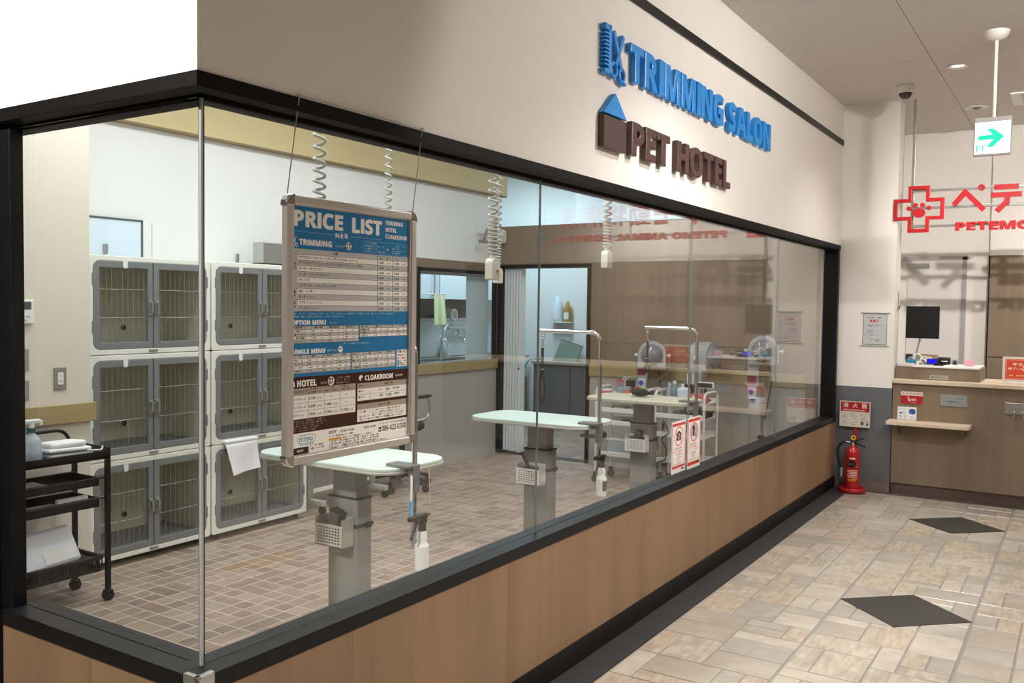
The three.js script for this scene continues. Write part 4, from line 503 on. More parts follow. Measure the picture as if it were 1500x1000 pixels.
  const y = thing('spray_bottle', 'yellow liquid spray bottle standing at the washroom sink', 'spray bottle', [7.68, 0.89, -5.02]); part('bottle', [lat([[0, 0.89], [0.05, 0.89], [0.05, 1.02], [0.02, 1.08], [0, 1.08]], 7.68, 0, -5.03)], MT.clear, y); part('liquid', [lat([[0, 0.893], [0.047, 0.893], [0.047, 0.96], [0, 0.96]], 7.68, 0, -5.03)], mat('yellow_liquid', 0xb8b83a, 0.3), y); part('trigger_head', [rb(7.62, 1.09, -5.045, 7.73, 1.13, -5.015, 0.01), pipe([[7.72, 1.12, -5.03], [7.75, 1.07, -5.03], [7.77, 1.03, -5.03]], 0.008)], MT.whitePlastic, y);
  const j = thing('white_kettle', 'white round jug beside the washroom tap', 'jug', [8.02, 0.89, -4.8]); part('jug_body', [sph(8.02, 1.02, -4.8, 0.1, 1, 0.75, 0.7)], MT.whitePlastic, j); part('jug_stand', [cyl(8.02, 0.925, -4.8, 0.03, 0.07)], MT.whitePlastic, j); part('jug_handle', [tor(8.13, 1.01, -4.8, 0.06, 0.012)], MT.whitePlastic, j);
  const q = thing('detergent_bottle', 'white detergent bottle with a red cap by the washroom window edge', 'bottle', [6.93, 1.386, -5.15]); part('bottle', [rb(6.93, 1.386, -5.19, 7.06, 1.56, -5.11, 0.03)], MT.whitePlastic, q); part('cap', [cyl(6.96, 1.575, -5.15, 0.025, 0.04)], MT.redSign, q); part('bottle_label', [rb(6.95, 1.42, -5.111, 7.04, 1.52, -5.108, 0.001)], mat('blue_label', 0x3a6a9a, 0.5), q);
  const tub = thing('bathing_tub', 'dark grey bathing tub with a steel edge in the washroom', 'tub', [8.5, 0, -3.7]); part('tub_front', [bb(8.44, 0.08, -4.15, 8.47, 0.82, -2.5)], MT.darkTub, tub); part('tub_side', [bb(8.47, 0.08, -4.15, 8.98, 0.8, -4.12)], MT.darkTub, tub); part('tub_edge', [rb(8.42, 0.815, -4.18, 8.5, 0.855, -2.5, 0.008)], MT.steel, tub); part('tub_seam', [bb(8.437, 0.08, -3.62, 8.44, 0.82, -3.612)], MT.blackPlastic, tub); part('tub_floor', [bb(8.47, 0.5, -4.12, 8.7, 0.52, -2.5)], MT.steel, tub);
  const gb2 = thing('green_mat', 'dark green mat leaning over the bathing tub', 'mat', [8.62, 0.84, -3.8]); part('mat', [new RoundedBoxGeometry(0.02, 0.3, 0.34, 2, 0.008).rotateX(0.25).rotateZ(-0.3).translate(8.6, 0.95, -3.74)], MT.green, gb2); part('mat_edge', [new RoundedBoxGeometry(0.024, 0.012, 0.34, 2, 0.005).translate(0, 0.15, 0).rotateX(0.25).rotateZ(-0.3).translate(8.6, 0.95, -3.74)], MT.darkTub, gb2);
  const ho = thing('teal_hose', 'teal hose hanging down beside the bathing tub', 'hose', [8.4, 0, -4.1]); part('hose', [tube([[8.46, 0.875, -4.1], [8.42, 0.872, -4.18], [8.36, 0.8, -4.22], [8.34, 0.5, -4.24], [8.36, 0.25, -4.23], [8.38, 0.03, -4.26]], 0.011)], MT.teal, ho); part('nozzle', [cyl(8.46, 0.878, -4.06, 0.02, 0.08, 'z')], MT.teal, ho);
  const sh = struct('trim_5', 'small white shelf on the washroom wall', 'shelf'); part('shelf_board', [rb(8.84, 1.335, -4.19, 9.0, 1.35, -3.86, 0.004)], MT.whitePlastic, sh); part('shelf_bracket', [bb(8.9, 1.28, -4.1, 9.0, 1.335, -4.085)], MT.whitePlastic, sh);
  const w = thing('water_jug', 'large clear jug with a paper label on the washroom shelf', 'jug', [8.92, 1.35, -4.08]); part('jug', [lat([[0, 1.35], [0.075, 1.35], [0.08, 1.37], [0.078, 1.55], [0.03, 1.64], [0.025, 1.68], [0, 1.68]], 8.92, 0, -4.08)], mat('pale_jug', 0xd7e5ec, 0.3), w); part('jug_label', [new THREE.CylinderGeometry(0.0805, 0.0805, 0.1, 16, 1, true, -2.4, 1.6).translate(8.92, 1.45, -4.08)], MT.paper, w);
  const w2 = thing('amber_bottle', 'amber shampoo bottle next to the clear jug on the washroom shelf', 'bottle', [8.92, 1.35, -3.93]); part('bottle', [lat([[0, 1.35], [0.05, 1.35], [0.052, 1.5], [0.025, 1.58], [0.02, 1.62], [0, 1.62]], 8.92, 0, -3.93)], mat('amber_bottle', 0xb98a3e, 0.3), w2); part('bottle_label', [new THREE.CylinderGeometry(0.0525, 0.0525, 0.09, 16, 1, true, -2.4, 1.6).translate(8.92, 1.43, -3.93)], MT.paper, w2);
}
// ---------------------------------------------------------------- writing
const ST = Object.fromEntries(`ア:1,1 9,1 6,4|5,3 5,6 2,9;イ:8,1 1,6|5,4 5,9;ウ:5,0 5,2|2,5 2,2 8,2 8,5 4,9;オ:1,3 9,3|6,1 6,9 4,8|6,3 1,8;カ:1,3 8,3 7,9 5,8|4,1 4,5 1,9;キ:1,3 9,3|1,6 9,5|4,1 6,9;ク:4,1 1,5|3,2 8,2 7,6 3,9;コ:2,2 8,2 8,8|2,8 8,8;サ:1,3 9,3|3,1 3,6|7,1 7,6 4,9;シ:2,2 4,3|1,4 3,5|2,9 9,3;ス:2,2 8,2 1,9|5,5 9,9;タ:4,1 1,5|3,2 8,2 7,6 3,9|4,5 7,6;チ:2,2 8,1|1,4 9,4|5,2 5,6 3,9;ツ:2,2 3,4|5,2 5,4|8,2 4,9;テ:1.5,1.2 8.5,1.2|0.5,4 9.5,4|5.6,4 5.2,6.6 2.6,9.4;ト:4,1 4,9|4,4 8,6;ナ:1,4 9,4|5,1 5,6 3,9;ニ:2,3 8,3|1,8 9,8;ノ:8,1 2,9;ハ:4,3 1,8|6,3 9,8;ヒ:3,1 3,8 9,8|3,5 8,4;フ:1,2 9,2 3,9;ヘ:0.4,6.4 3.6,2.4 9.4,8.6;ホ:1,3 9,3|5,1 5,9|3,5 1,8|7,5 9,8;ミ:3,2 7,3|3,5 7,6|2,7 8,9;ム:5,1 2,8 8,7|7,5 9,9;メ:8,1 1,9|3,4 8,7;モ:1.5,1.6 8.5,1.6|0.5,4.8 9.5,4.8|4.6,1.6 4.6,8.8 9,8.8;ヤ:1,4 9,3 7,5|3,1 5,9;ユ:2,3 7,3 6,8|1,8 9,8;ヨ:2,2 8,2 8,8 2,8|2,5 8,5;ラ:2,1 8,1|1,4 9,4 4,9;リ:3,1 3,6|7,1 7,5 4,9;ル:3,2 3,6 1,9|6,1 6,8 9,6;レ:3,1 3,8 9,4;ロ:2,2 8,2 8,8 2,8 2,2;ワ:2,5 2,2 8,2 7,6 4,9;ン:2,2 4,4|2,9 9,3;ー:1,5 9,5;・:4,5 6,5;ザ:1,3 9,3|3,1 3,6|7,1 7,6 4,9;料:1,2 2,4|5,2 4,4|0,5 6,5|3,1 3,9|3,5 1,8|3,5 5,7|7,2 8,3|6,5 8,6|6,8 10,7|9,1 9,10;金:5,0 1,4|5,0 9,4|3,4 7,4|2,6 8,6|5,4 5,9|3,7 3,8|7,7 7,8|1,9 9,9;表:1,1 9,1|2,3 8,3|1,5 9,5|5,0 5,5|5,5 1,8|4,6 4,9 6,8|8,6 6,7|5,5 9,9;消:1,1 2,2|0,4 1,5|0,9 2,6|6.5,0 6.5,3|4,1 5,3|9,1 8,3|4,9.6 4,3.6 9,3.6 9,9.6|4,5.6 9,5.6|4,7.6 9,7.6;火:5,0 5,5 1,9.6|5,5 9,9.6|2,3 2.6,5|9,3 7.4,5;器:1,0 4,0 4,3 1,3 1,0|6,0 9,0 9,3 6,3 6,0|1,7 4,7 4,10 1,10 1,7|6,7 9,7 9,10 6,10 6,7|0,5 10,5|5,3 5,5 1,7|5,5 9,7;動:2,1 5,0.6|0,2 6,2|1,3.2 5,3.2 5,6 1,6 1,3.2|1,4.6 5,4.6|3,1 3,8.8|0.5,7.4 5.5,7.4|0,9 6,8.8|6,3 9.6,3 9.2,9.4 8,8.8|7.8,0.5 7.8,4 6,9.4;物:1.2,1 0.4,4|0.8,2.6 4,2.6|2.4,0.3 2.4,9.6|0,6.6 4.2,5.6|5.6,0.5 4.6,4|5.2,2.6 9.6,2.6 9,9.4 7.8,8.8|6.8,3 4.6,6.6|8.2,3 5,9;病:5.5,0 5.5,1.2|1.5,1.3 9.8,1.3|1.8,1.3 1.6,6 0.4,9.6|0.2,3 1,4.6|0,7 1.6,6|3.2,3 9.6,3|3.6,9.6 3.6,5 9,5 9,9.6|6.3,3 6.3,5.2 4.6,7.8|6.3,5.4 8,7.6;院:0.8,0.6 0.8,9.8|0.8,0.8 3,0.8 2,3.4 3.2,5.2 1,6.4|6.5,0 6.5,1.2|4,3 4,1.3 9.5,1.3 9.5,3|5,3.4 8.6,3.4|4,5.2 9.8,5.2|5.8,5.2 5.6,8 3.6,9.6|7.6,5.2 7.6,9 9.8,9 9.8,7.8;本:0,2.6 10,2.6|5,0 5,10|5,3 0.6,7.6|5,3 9.4,7.6|3,7.6 7,7.6;日:2,1 8,1 8,9 2,9 2,1|2,5 8,5;終:2,0 0.6,2.4 3,3|3.4,1.6 0.4,5.4 3.6,5|2,5 2,9.6|0.6,6.4 0.2,8.6|3.2,6.4 3.8,8|6.4,0.4 4.4,4|6,1.4 9,1.4 5,6|5.6,2.4 9.6,5.6|6.4,6.4 8,7.2|5.6,8.4 8.6,9.8;了:2,1 8.4,1 5,4 5,9.4 3,8.6;の:5.4,2 4,8 1.6,8.4 1,5.4 4,2 7.6,2.2 9,5 7.6,8 5.6,9;い:1.6,2 2,7 3.6,8.4|7.4,2.4 9,5.6;た:1,2.6 6,2.6|3.8,0.6 1,9|5.4,4.8 9,4.6|5.2,7.6 6,9 9.2,9;し:3,1 3,7.6 5,9 8.6,7;ま:1.6,2.4 8.4,2.4|2,4.8 8,4.8|5,0.6 5,8.4 2.6,9 2.4,7.4 5,7 8.6,9;募:0.6,1.4 9.4,1.4|3.4,0 3.4,2.6|6.6,0 6.6,2.6|2.6,3 7.4,3 7.4,5.4 2.6,5.4 2.6,3|2.6,4.2 7.4,4.2|0,6.4 10,6.4|4,5.4 1,8.4|6,5.4 9.4,8|3,8 7.4,8 7,10 6,9.6|5,6.8 3,10;集:3,0 1,3|2.4,2 2.4,6|5.4,0.4 5,1.6|2.4,1.8 9,1.8|2.4,3.2 8.4,3.2|2.4,4.4 8.4,4.4|2.4,5.8 9.4,5.8|5.4,1.8 5.4,10|0.4,7 9.6,7|5,7.2 1,9.6|5.8,7.2 9.4,9.6;中:1,2.6 9,2.6 9,6.4 1,6.4 1,2.6|5,0 5,10;犬:0.6,3.4 9.4,3.4|4.8,0.4 4.4,5 0.8,9.6|5,4 9.4,9.6|7,0.8 8.2,2;円:1.4,9.6 1.4,1.2 8.6,1.2 8.6,9.4|1.4,5.2 8.6,5.2|5,1.2 5,5.2;種:3.8,0.6 0.8,1.4|0.2,3 4.6,3|2.4,1.4 2.4,9.8|2.2,3.6 0.4,6.6|2.6,4 4.4,5.6|5.4,1.4 9.4,0.8|5,2.6 10,2.6|5.6,4 9.4,4 9.4,6.4 5.6,6.4 5.6,4|7.4,1.2 7.4,9|5,9.2 10,9.2;柴:2,0.4 2,4.4|2,2.2 4,2.2|0.4,4.6 4.6,3.8|6,0.4 6,4.4 9.4,4|9,1.2 6,2.6|0.4,6.4 9.6,6.4|5,4.8 5,10|4.6,6.6 1,9.4|5.4,6.6 9,9.4`.split(';').map((s) => { const k = s.indexOf(':'); return [s.slice(0, k), s.slice(k + 1).split('|').map((l) => l.split(' ').map((p) => p.split(',').map(Number)))]; }));
const small = 'ッャュョァィゥェォ', big = 'ツヤユヨアイウエオ';
function glyph(ch) {                                                // strokes in a 10 x 10 box, y down
  const i = small.indexOf(ch), d = (i >= 0 ? big[i] : ch).normalize('NFD'), base = ST[d[0]]; if (!base) return null;
  let s = base.map((l) => l.map(([x, y]) => i >= 0 ? [x * 0.7 + 1, y * 0.7 + 3] : [x, y]));
  if (d[1] === '\u3099') s = s.concat([[[7.4, 0.2], [8.2, 1.6]], [[9, -0.2], [9.8, 1.2]]]);
  if (d[1] === '\u309a') s = s.concat([Array.from({ length: 11 }, (_, k) => [8.6 + 1.1 * Math.cos(k * PI / 5), 1.2 + 1.1 * Math.sin(k * PI / 5)])]);
  return s;
}
function write(c, text, x, y, size, color, weight = 0.1, gap = 1) {   // mixed text; x, y is the top left corner
  for (const ch of text) {
    const g = glyph(ch);
    if (g) { c.strokeStyle = color; c.lineWidth = size * weight; c.lineCap = 'round'; c.lineJoin = 'round'; for (const l of g) { c.beginPath(); l.forEach(([a, b], i) => c[i ? 'lineTo' : 'moveTo'](x + a * size / 11, y + b * size / 11)); c.stroke(); } x += size * 1.0 * gap; }
    else { c.fillStyle = color; c.font = 'bold ' + size + 'px sans-serif'; c.textBaseline = 'alphabetic'; c.fillText(ch, x, y + size * 0.86); x += c.measureText(ch).width * gap; }
  }
  return x;
}
const KANJI = '料金表消火器動物病院本日終中犬種募集';
function lines(c, x, y, w, size, color, fill = 0.95) { let q = Math.floor(x * 7 + y * 13 + w); const end = x + w * fill; while (x < end - size) { q = (q * 1103515245 + 12345) & 0x7fffffff; const k = (q >> 8) % 7; write(c, k < 3 ? KANJI[(q >> 11) % KANJI.length] : k < 6 ? 'コスリンラミトフ'[(q >> 12) % 8] : '・', x, y, size, color, 0.11); x += size; } }   // fine print too small to read
function text(c, s, x, y, size, color, o = {}) { c.font = (o.w ?? 'bold') + ' ' + size + 'px ' + (o.f ?? 'sans-serif'); c.fillStyle = color; c.textAlign = o.a ?? 'left'; c.textBaseline = 'alphabetic'; c.save(); c.translate(x, y); c.scale(o.sx ?? 1, 1); c.fillText(s, 0, 0); if (o.fat) { c.strokeStyle = color; c.lineWidth = o.fat; c.lineJoin = 'round'; c.strokeText(s, 0, 0); } c.restore(); c.textAlign = 'left'; }
function title(c, s, x, y, size, color, width, fat) {            // sans capitals fitted to a width, with a plain bar for I
  c.font = 'bold ' + size + 'px sans-serif'; const ws = [...s].map((k) => k === 'I' ? size * 0.3 : k === ' ' ? size * 0.32 : c.measureText(k).width), t = ws.reduce((a, b) => a + b), q = width / t;
  [...s].forEach((k, i) => { if (k === 'I') { c.fillStyle = color; c.fillRect(x + size * 0.06 * q, y - size * 0.714 - fat / 2, size * 0.19 * q + fat / 2, size * 0.714 + fat); } else if (k !== ' ') text(c, k, x, y, size, color, { sx: q, fat }); x += ws[i] * q; });
}
const fit = (c, s, size, w, o = {}) => { c.font = 'bold ' + size + 'px sans-serif'; return w / c.measureText(s).width; };

const priceTex = canvasTex(1030, 1456, (c, W, Hh) => {
  const blue = '#2b76a8', pale = '#c9c5c0', lite = '#efeae4', brown = '#43271f', ink = '#2c2826', grey = '#bdbbb8';
  c.fillStyle = blue; c.fillRect(0, 0, W, 997); c.fillStyle = brown; c.fillRect(0, 997, W, 330); c.fillStyle = '#f2ede7'; c.fillRect(0, 1327, W, 130);
  title(c, 'PRICE', 8, 118, 122, lite, 410, 6); title(c, 'LIST', 480, 122, 122, lite, 280, 6);
  ['TRIMMING', 'HOTEL', 'CLOAKROOM'].forEach((s, i) => title(c, s, 792, 50 + i * 44, 36, lite, [172, 112, 214][i], 1));
  c.strokeStyle = '#9fb8c6'; c.lineWidth = 2; c.beginPath(); c.moveTo(14, 150); c.lineTo(330, 150); c.moveTo(480, 150); c.lineTo(760, 150); c.stroke(); write(c, '料金表', 345, 134, 38, lite, 0.1);
  title(c, 'TRIMMING', 60, 226, 46, lite, 262, 2); write(c, 'トリミング', 345, 208, 17, lite); c.strokeStyle = lite; c.lineWidth = 5; c.beginPath(); c.moveTo(12, 182); c.lineTo(34, 222); c.moveTo(36, 182); c.lineTo(14, 222); c.stroke(); for (const x of [12, 38]) { c.beginPath(); c.arc(x, 230, 9, 0, 7); c.stroke(); }
  c.fillStyle = lite; c.beginPath(); c.arc(462, 210, 24, 0, 7); c.fill(); write(c, '犬種', 442, 192, 18, brown, 0.14, 1.1); write(c, '本日', 442, 212, 18, brown, 0.14, 1.1);
  c.strokeStyle = '#9fb8c6'; c.lineWidth = 1.5; c.strokeRect(590, 168, 420, 76); for (let i = 0; i < 4; i++) { lines(c, 606, 174 + i * 17, i % 2 ? 190 : 120, 12, '#c3d2da'); lines(c, 860, 180 + i * 15, i % 2 ? 90 : 130, 11, '#c3d2da'); } text(c, '+', 808, 222, 30, lite);
  // main table
  c.fillStyle = grey; c.fillRect(8, 250, 1010, 364); write(c, '犬種', 330, 256, 20, ink); c.fillStyle = pale;
  const rows = ['チワワ(スムースコート)・ミニチュアダックス(スムースコート)', 'チワワ(ロングコート)・ミニチュアダックス(ロングコート)・パピヨン', 'ヨーキー・ポメラニアン', 'シーズー・フレンチブルドッグ', 'キャバリア', 'トイプードル・ミニチュアシュナウザー', '柴犬・コーギー', 'ボーダーコリー', 'ラブラドールレトリバー', 'ゴールデンレトリバー'];
  const pr = [['3,800', '4,104', '4,700', '5,076'], ['3,400', '3,672', '4,700', '5,076'], ['3,800', '4,104', '5,400', '5,832'], ['4,400', '4,752', '6,200', '6,696'], ['4,800', '5,184', '6,700', '7,236'], ['4,800', '5,184', '6,800', '7,344'], ['4,800', '5,184', '6,700', '7,236'], ['6,700', '7,236', '8,200', '8,856'], ['7,400', '7,992', '10,000', '10,800'], ['8,800', '9,504', '11,000', '11,880']];
  rows.forEach((r, i) => {
    const y = 282 + i * 33; c.fillStyle = i % 2 ? grey : lite; c.fillRect(48, y, 670, 32); c.fillRect(724, y, 142, 32); c.fillRect(872, y, 144, 32);
    const w = Math.min(640, r.length * 17); write(c, r, 58, y + 7, 19, ink, 0.1, w / (r.length * 19)); text(c, pr[i][0] + '円', 0, 0, 1, ink); text(c, pr[i][0], 732, y + 24, 20, ink, { sx: 0.95 }); text(c, pr[i][1], 806, y + 23, 15, ink, { w: 'normal' }); text(c, pr[i][2], 880, y + 24, 20, ink, { sx: 0.95 }); text(c, pr[i][3], 958, y + 23, 15, ink, { w: 'normal' });
  });
  c.strokeStyle = '#5d5a57'; c.lineWidth = 2; for (let i = 0; i <= 10; i++) { c.beginPath(); c.moveTo(i === 6 || i === 8 || !i ? 8 : 48, 282 + i * 33); c.lineTo(1018, 282 + i * 33); c.stroke(); } c.fillStyle = blue; c.fillRect(718, 250, 6, 364); c.fillRect(866, 250, 6, 364);
  write(c, 'シャンプーコース', 730, 252, 14, ink, 0.1, 1.05); write(c, 'カットコース', 892, 252, 15, ink, 0.1, 1.1); for (const x of [730, 878]) { lines(c, x, 266, 60, 13, ink); lines(c, x + 76, 266, 50, 13, ink); }
  write(c, '小', 20, 350, 20, ink); ['中犬', '集犬', '本犬'].forEach((s, i) => [...s].forEach((q, k) => write(c, q, 18, [330, 492, 558][i] + k * 22, 18, ink, 0.12)));
  for (let i = 0; i < 2; i++) lines(c, 14, 622 + i * 17, 930 - i * 500, 12, '#a9c0cd');
  const grid = (x, y, w, h, cols, n, fill) => { c.fillStyle = grey; c.fillRect(x, y, w, h); c.strokeStyle = '#5d5a57'; c.lineWidth = 1.5; const rh = h / (n + 1); cols.forEach((k, j) => { const x0 = x + w * k, x1 = x + w * (cols[j + 1] ?? 1); lines(c, x0 + 8, y + rh * 0.15, (x1 - x0) * 0.7, 12, ink); for (let i = 0; i < n; i++) { c.fillStyle = i % 2 ? grey : fill; c.fillRect(x0, y + rh * (i + 1), x1 - x0, rh); if (!j) lines(c, x0 + 5, y + rh * (i + 1) + 4, (x1 - x0) * 0.8, 13, ink); else { text(c, (500 + ((i * 7 + j * 3) % 9) * 100).toLocaleString('en-US'), x0 + 8, y + rh * (i + 1.72), rh * 0.6, ink); text(c, (540 + ((i * 7 + j * 3) % 9) * 108).toLocaleString('en-US'), x0 + (x1 - x0) * 0.55, y + rh * (i + 1.72), rh * 0.5, ink, { w: 'normal' }); } c.strokeRect(x0, y + rh * (i + 1), x1 - x0, rh); } c.strokeRect(x0, y, x1 - x0, rh); }); };
  title(c, 'OPTION MENU', 6, 692, 36, lite, 270, 2); write(c, 'オプション', 300, 676, 14, '#a9c0cd'); grid(8, 700, 545, 100, [0, 0.27, 0.52, 0.76], 4, lite); grid(562, 700, 455, 74, [0, 0.28, 0.52, 0.76], 3, lite); lines(c, 420, 808, 260, 11, '#a9c0cd');
  title(c, 'SINGLE MENU', 6, 862, 36, lite, 264, 2); write(c, '本日メニュー', 285, 842, 15, lite); c.fillStyle = lite; c.beginPath(); c.arc(395, 846, 20, 0, 7); c.fill(); write(c, '犬中', 378, 834, 16, blue, 0.14); grid(8, 870, 475, 106, [0, 0.25, 0.5, 0.75], 4, lite); grid(492, 870, 405, 106, [0, 0.26, 0.51, 0.76], 4, lite); c.fillStyle = lite; c.fillRect(912, 868, 106, 112); write(c, '歯本い日'.replace('歯', '中'), 922, 872, 20, brown, 0.14); lines(c, 918, 896, 96, 15, brown); lines(c, 918, 918, 96, 15, '#c0442f'); for (let i = 0; i < 3; i++) { c.fillStyle = blue; c.fillRect(918, 938 + i * 13, 24, 10); lines(c, 948, 938 + i * 13, 66, 11, ink); }
  // hotel
  c.fillStyle = lite; c.beginPath(); c.moveTo(2, 1030); c.lineTo(16, 1014); c.lineTo(30, 1030); c.lineTo(30, 1054); c.lineTo(2, 1054); c.fill(); text(c, 'HOTEL', 44, 1054, 50, lite, { sx: 1.0, fat: 3 }); write(c, 'ホテル', 232, 1036, 18, lite); c.fillStyle = lite; c.beginPath(); c.arc(318, 1036, 27, 0, 7); c.fill(); write(c, '料金', 298, 1014, 20, brown, 0.14); write(c, '表犬', 298, 1036, 20, brown, 0.14); for (let i = 0; i < 3; i++) lines(c, 362, 1014 + i * 16, 130, 11, '#b9a9a0');
  c.fillStyle = '#a79789'; c.fillRect(8, 1064, 520, 40); c.fillStyle = '#ece6df'; c.fillRect(8, 1104, 520, 142); write(c, 'お部屋サイズ'.replace('お部屋', '本日の'), 12, 1076, 19, brown); ['1', '2', '3'].forEach((n, i) => { lines(c, 150 + i * 128, 1066, 80, 16, brown); lines(c, 140 + i * 128, 1086, 110, 13, brown); });
  [['シングルーム', '3,700', '', ''], ['ラージルーム', '5,600', '7,400', ''], ['ワンルーム', '7,400', '9,300', '11,100']].forEach((r, i) => { const y = 1104 + i * 47; write(c, r[0], 14, y + 16, 18, ink, 0.1, 0.95); for (let j = 1; j < 4; j++) r[j] ? (text(c, r[j] + '', 136 + (j - 1) * 130, y + 32, 23, ink, { sx: 0.95 }), text(c, '(' + r[j] + ')', 200 + (j - 1) * 130, y + 32, 14, ink, { w: 'normal' })) : text(c, '—', 175 + (j - 1) * 130, y + 30, 24, ink); c.strokeStyle = '#6d5f55'; c.lineWidth = 2; c.strokeRect(8, y, 520, 47); });
  for (const x of [132, 262, 394]) { c.beginPath(); c.moveTo(x, 1064); c.lineTo(x, 1245); c.stroke(); } for (let i = 0; i < 5; i++) lines(c, 10, 1252 + i * 14, 300 - i * 20, 11, '#a8978d');
  // cloakroom
  c.fillStyle = lite; c.beginPath(); c.arc(576, 1034, 18, 0, 7); c.fill(); c.fillStyle = brown; c.beginPath(); c.arc(588, 1044, 12, 0, 7); c.fill(); text(c, 'CLOAKROOM', 610, 1052, 42, lite, { sx: 1.02, fat: 2 }); write(c, '一時'.replace('一時', '本日料金表'), 900, 1030, 15, lite);
  c.fillStyle = '#a79789'; c.fillRect(545, 1068, 470, 34); lines(c, 555, 1076, 90, 16, brown); lines(c, 780, 1076, 120, 16, brown); c.fillStyle = '#ece6df'; c.fillRect(545, 1102, 470, 78); for (let i = 0; i < 2; i++) { lines(c, 556, 1112 + i * 38, 70, 15, ink); lines(c, 740, 1112 + i * 38, 60, 16, ink); text(c, i ? '1,800' : '500', 806, 1130 + i * 38, 24, ink); lines(c, 880, 1112 + i * 38, 70, 15, ink); } c.strokeStyle = '#6d5f55'; c.strokeRect(545, 1102, 470, 39); c.beginPath(); c.moveTo(660, 1068); c.lineTo(660, 1180); c.stroke();
  c.fillStyle = '#a79789'; c.fillRect(545, 1200, 470, 36); lines(c, 730, 1210, 140, 16, brown); c.fillStyle = '#ece6df'; c.fillRect(545, 1236, 470, 76); lines(c, 560, 1244, 90, 15, ink); for (let i = 0; i < 4; i++) lines(c, i > 1 ? 560 : 680, 1242 + i * 17, i > 1 ? 440 : 300, 13, ink);
  // foot
  c.strokeStyle = blue; c.lineWidth = 3; c.beginPath(); c.roundRect(52, 1343, 140, 46, 23); c.stroke(); text(c, 'PETEMO', 62, 1380, 34, 'rgba(31,99,144,0.85)', { sx: 0.84 }); text(c, 'Grooming Salon', 70, 1403, 14, blue); c.fillStyle = brown; c.fillRect(8, 1412, 130, 40); write(c, '本日中', 48, 1424, 17, lite, 0.14); for (let i = 0; i < 2; i++) lines(c, 148, 1404 + i * 18, 130, 14, ink);
  write(c, '本日中', 300, 1340, 22, ink, 0.13); text(c, ': 10:00~19:00', 384, 1360, 22, ink); text(c, '10:00~18:00', 600, 1360, 22, ink, { sx: 0.95 }); lines(c, 302, 1370, 220, 12, ink); c.fillStyle = '#c99a2e'; c.fillRect(300, 1388, 110, 14); for (let i = 0; i < 4; i++) lines(c, i ? 300 : 420, 1388 + i * 15, i ? 480 : 300, 12, ink);
  write(c, 'トリミング・ホテルの本日終了', 740, 1336, 18, ink, 0.1, 1.06); text(c, '086-422-0300', 772, 1396, 48, ink, { sx: fit(c, '086-422-0300', 48, 240) }); c.fillStyle = ink; c.fillRect(742, 1366, 24, 30); c.fillStyle = lite; c.beginPath(); c.arc(754, 1383, 7, 0, 7); c.fill(); lines(c, 300, 1444, 560, 11, ink);
});
{ // price board hung on wires in front of the glass
  const x0 = 0.312, x1 = 0.877, y0 = 1.103, y1 = 1.857, zb = -0.046, zf = -0.022, f = 0.026, o = thing('price_board', 'aluminium framed price list board hanging on wires before the glass', 'price board', [0.595, y0, -0.034]);
  part('backing', [bb(x0 + 0.01, y0 + 0.01, zb, x1 - 0.01, y1 - 0.01, -0.036)], MT.greyMetal, o);
  card('poster', x1 - x0 - 2 * f, y1 - y0 - 2 * f, 0.002, priceTex, MT.paper, [(x0 + x1) / 2, (y0 + y1) / 2, -0.0345], 0, o, 0.22);
  for (const s of [0, 1]) { const yy = s ? y1 - f : y0; part('frame_rail', [rb(x0 + 0.025, yy, zb, x1 - 0.025, yy + f, zf, 0.006, 3), rb(x0 + 0.025, s ? yy - 0.002 : yy + f - 0.002, -0.036, x1 - 0.025, s ? yy + 0.004 : yy + f + 0.002, -0.028, 0.001)], MT.alu, o); const xx = s ? x1 - f : x0; part('frame_rail', [rb(xx, y0 + 0.025, zb, xx + f, y1 - 0.025, zf, 0.006, 3), rb(s ? xx - 0.004 : xx + f - 0.003, y0 + 0.025, -0.036, s ? xx + 0.003 : xx + f + 0.004, y1 - 0.025, -0.026, 0.001)], MT.alu, o); }
  for (const [cx, cy, r] of [[x0, y0, 0], [x1, y0, 1], [x1, y1, 2], [x0, y1, 3]]) { const sx = cx === x0 ? 1 : -1, sy = cy === y0 ? 1 : -1, q = new THREE.Shape(); q.moveTo(0, 0.028); q.absarc(0.028, 0.028, 0.028, PI, PI * 1.5); q.lineTo(0.028, 0.026); q.lineTo(0.026, 0.028); q.lineTo(0, 0.028); const g = ext(q, 0.02, 0.003).scale(sx, sy, 1).translate(cx, cy, zb + 0.001); if (sx * sy < 0) { const p = g.attributes.position, n = g.attributes.normal; for (let i = 0; i < p.count; i += 3) for (const a of [p, n]) { const b = [a.getX(i), a.getY(i), a.getZ(i)]; a.setXYZ(i, a.getX(i + 1), a.getY(i + 1), a.getZ(i + 1)); a.setXYZ(i + 1, ...b); } } part('corner_cap', [g], MT.chrome, o); }
  for (const [a, b] of [[0.325, 0.322], [0.86, 0.866]]) part('hanging_wire', [pipe([[a, 2.121, 0.009], [b, y1 - 0.006, -0.034]], 0.0016, 0.01, 6)], MT.steel, o);
  part('wire_rod', [cyl((0.325 + 0.86) / 2, 2.121, 0.009, 0.0018, 0.535, 'x', 0.0018, 8), sph(0.325, 2.121, 0.009, 0.005), sph(0.86, 2.121, 0.009, 0.005)], MT.steel, o);
}
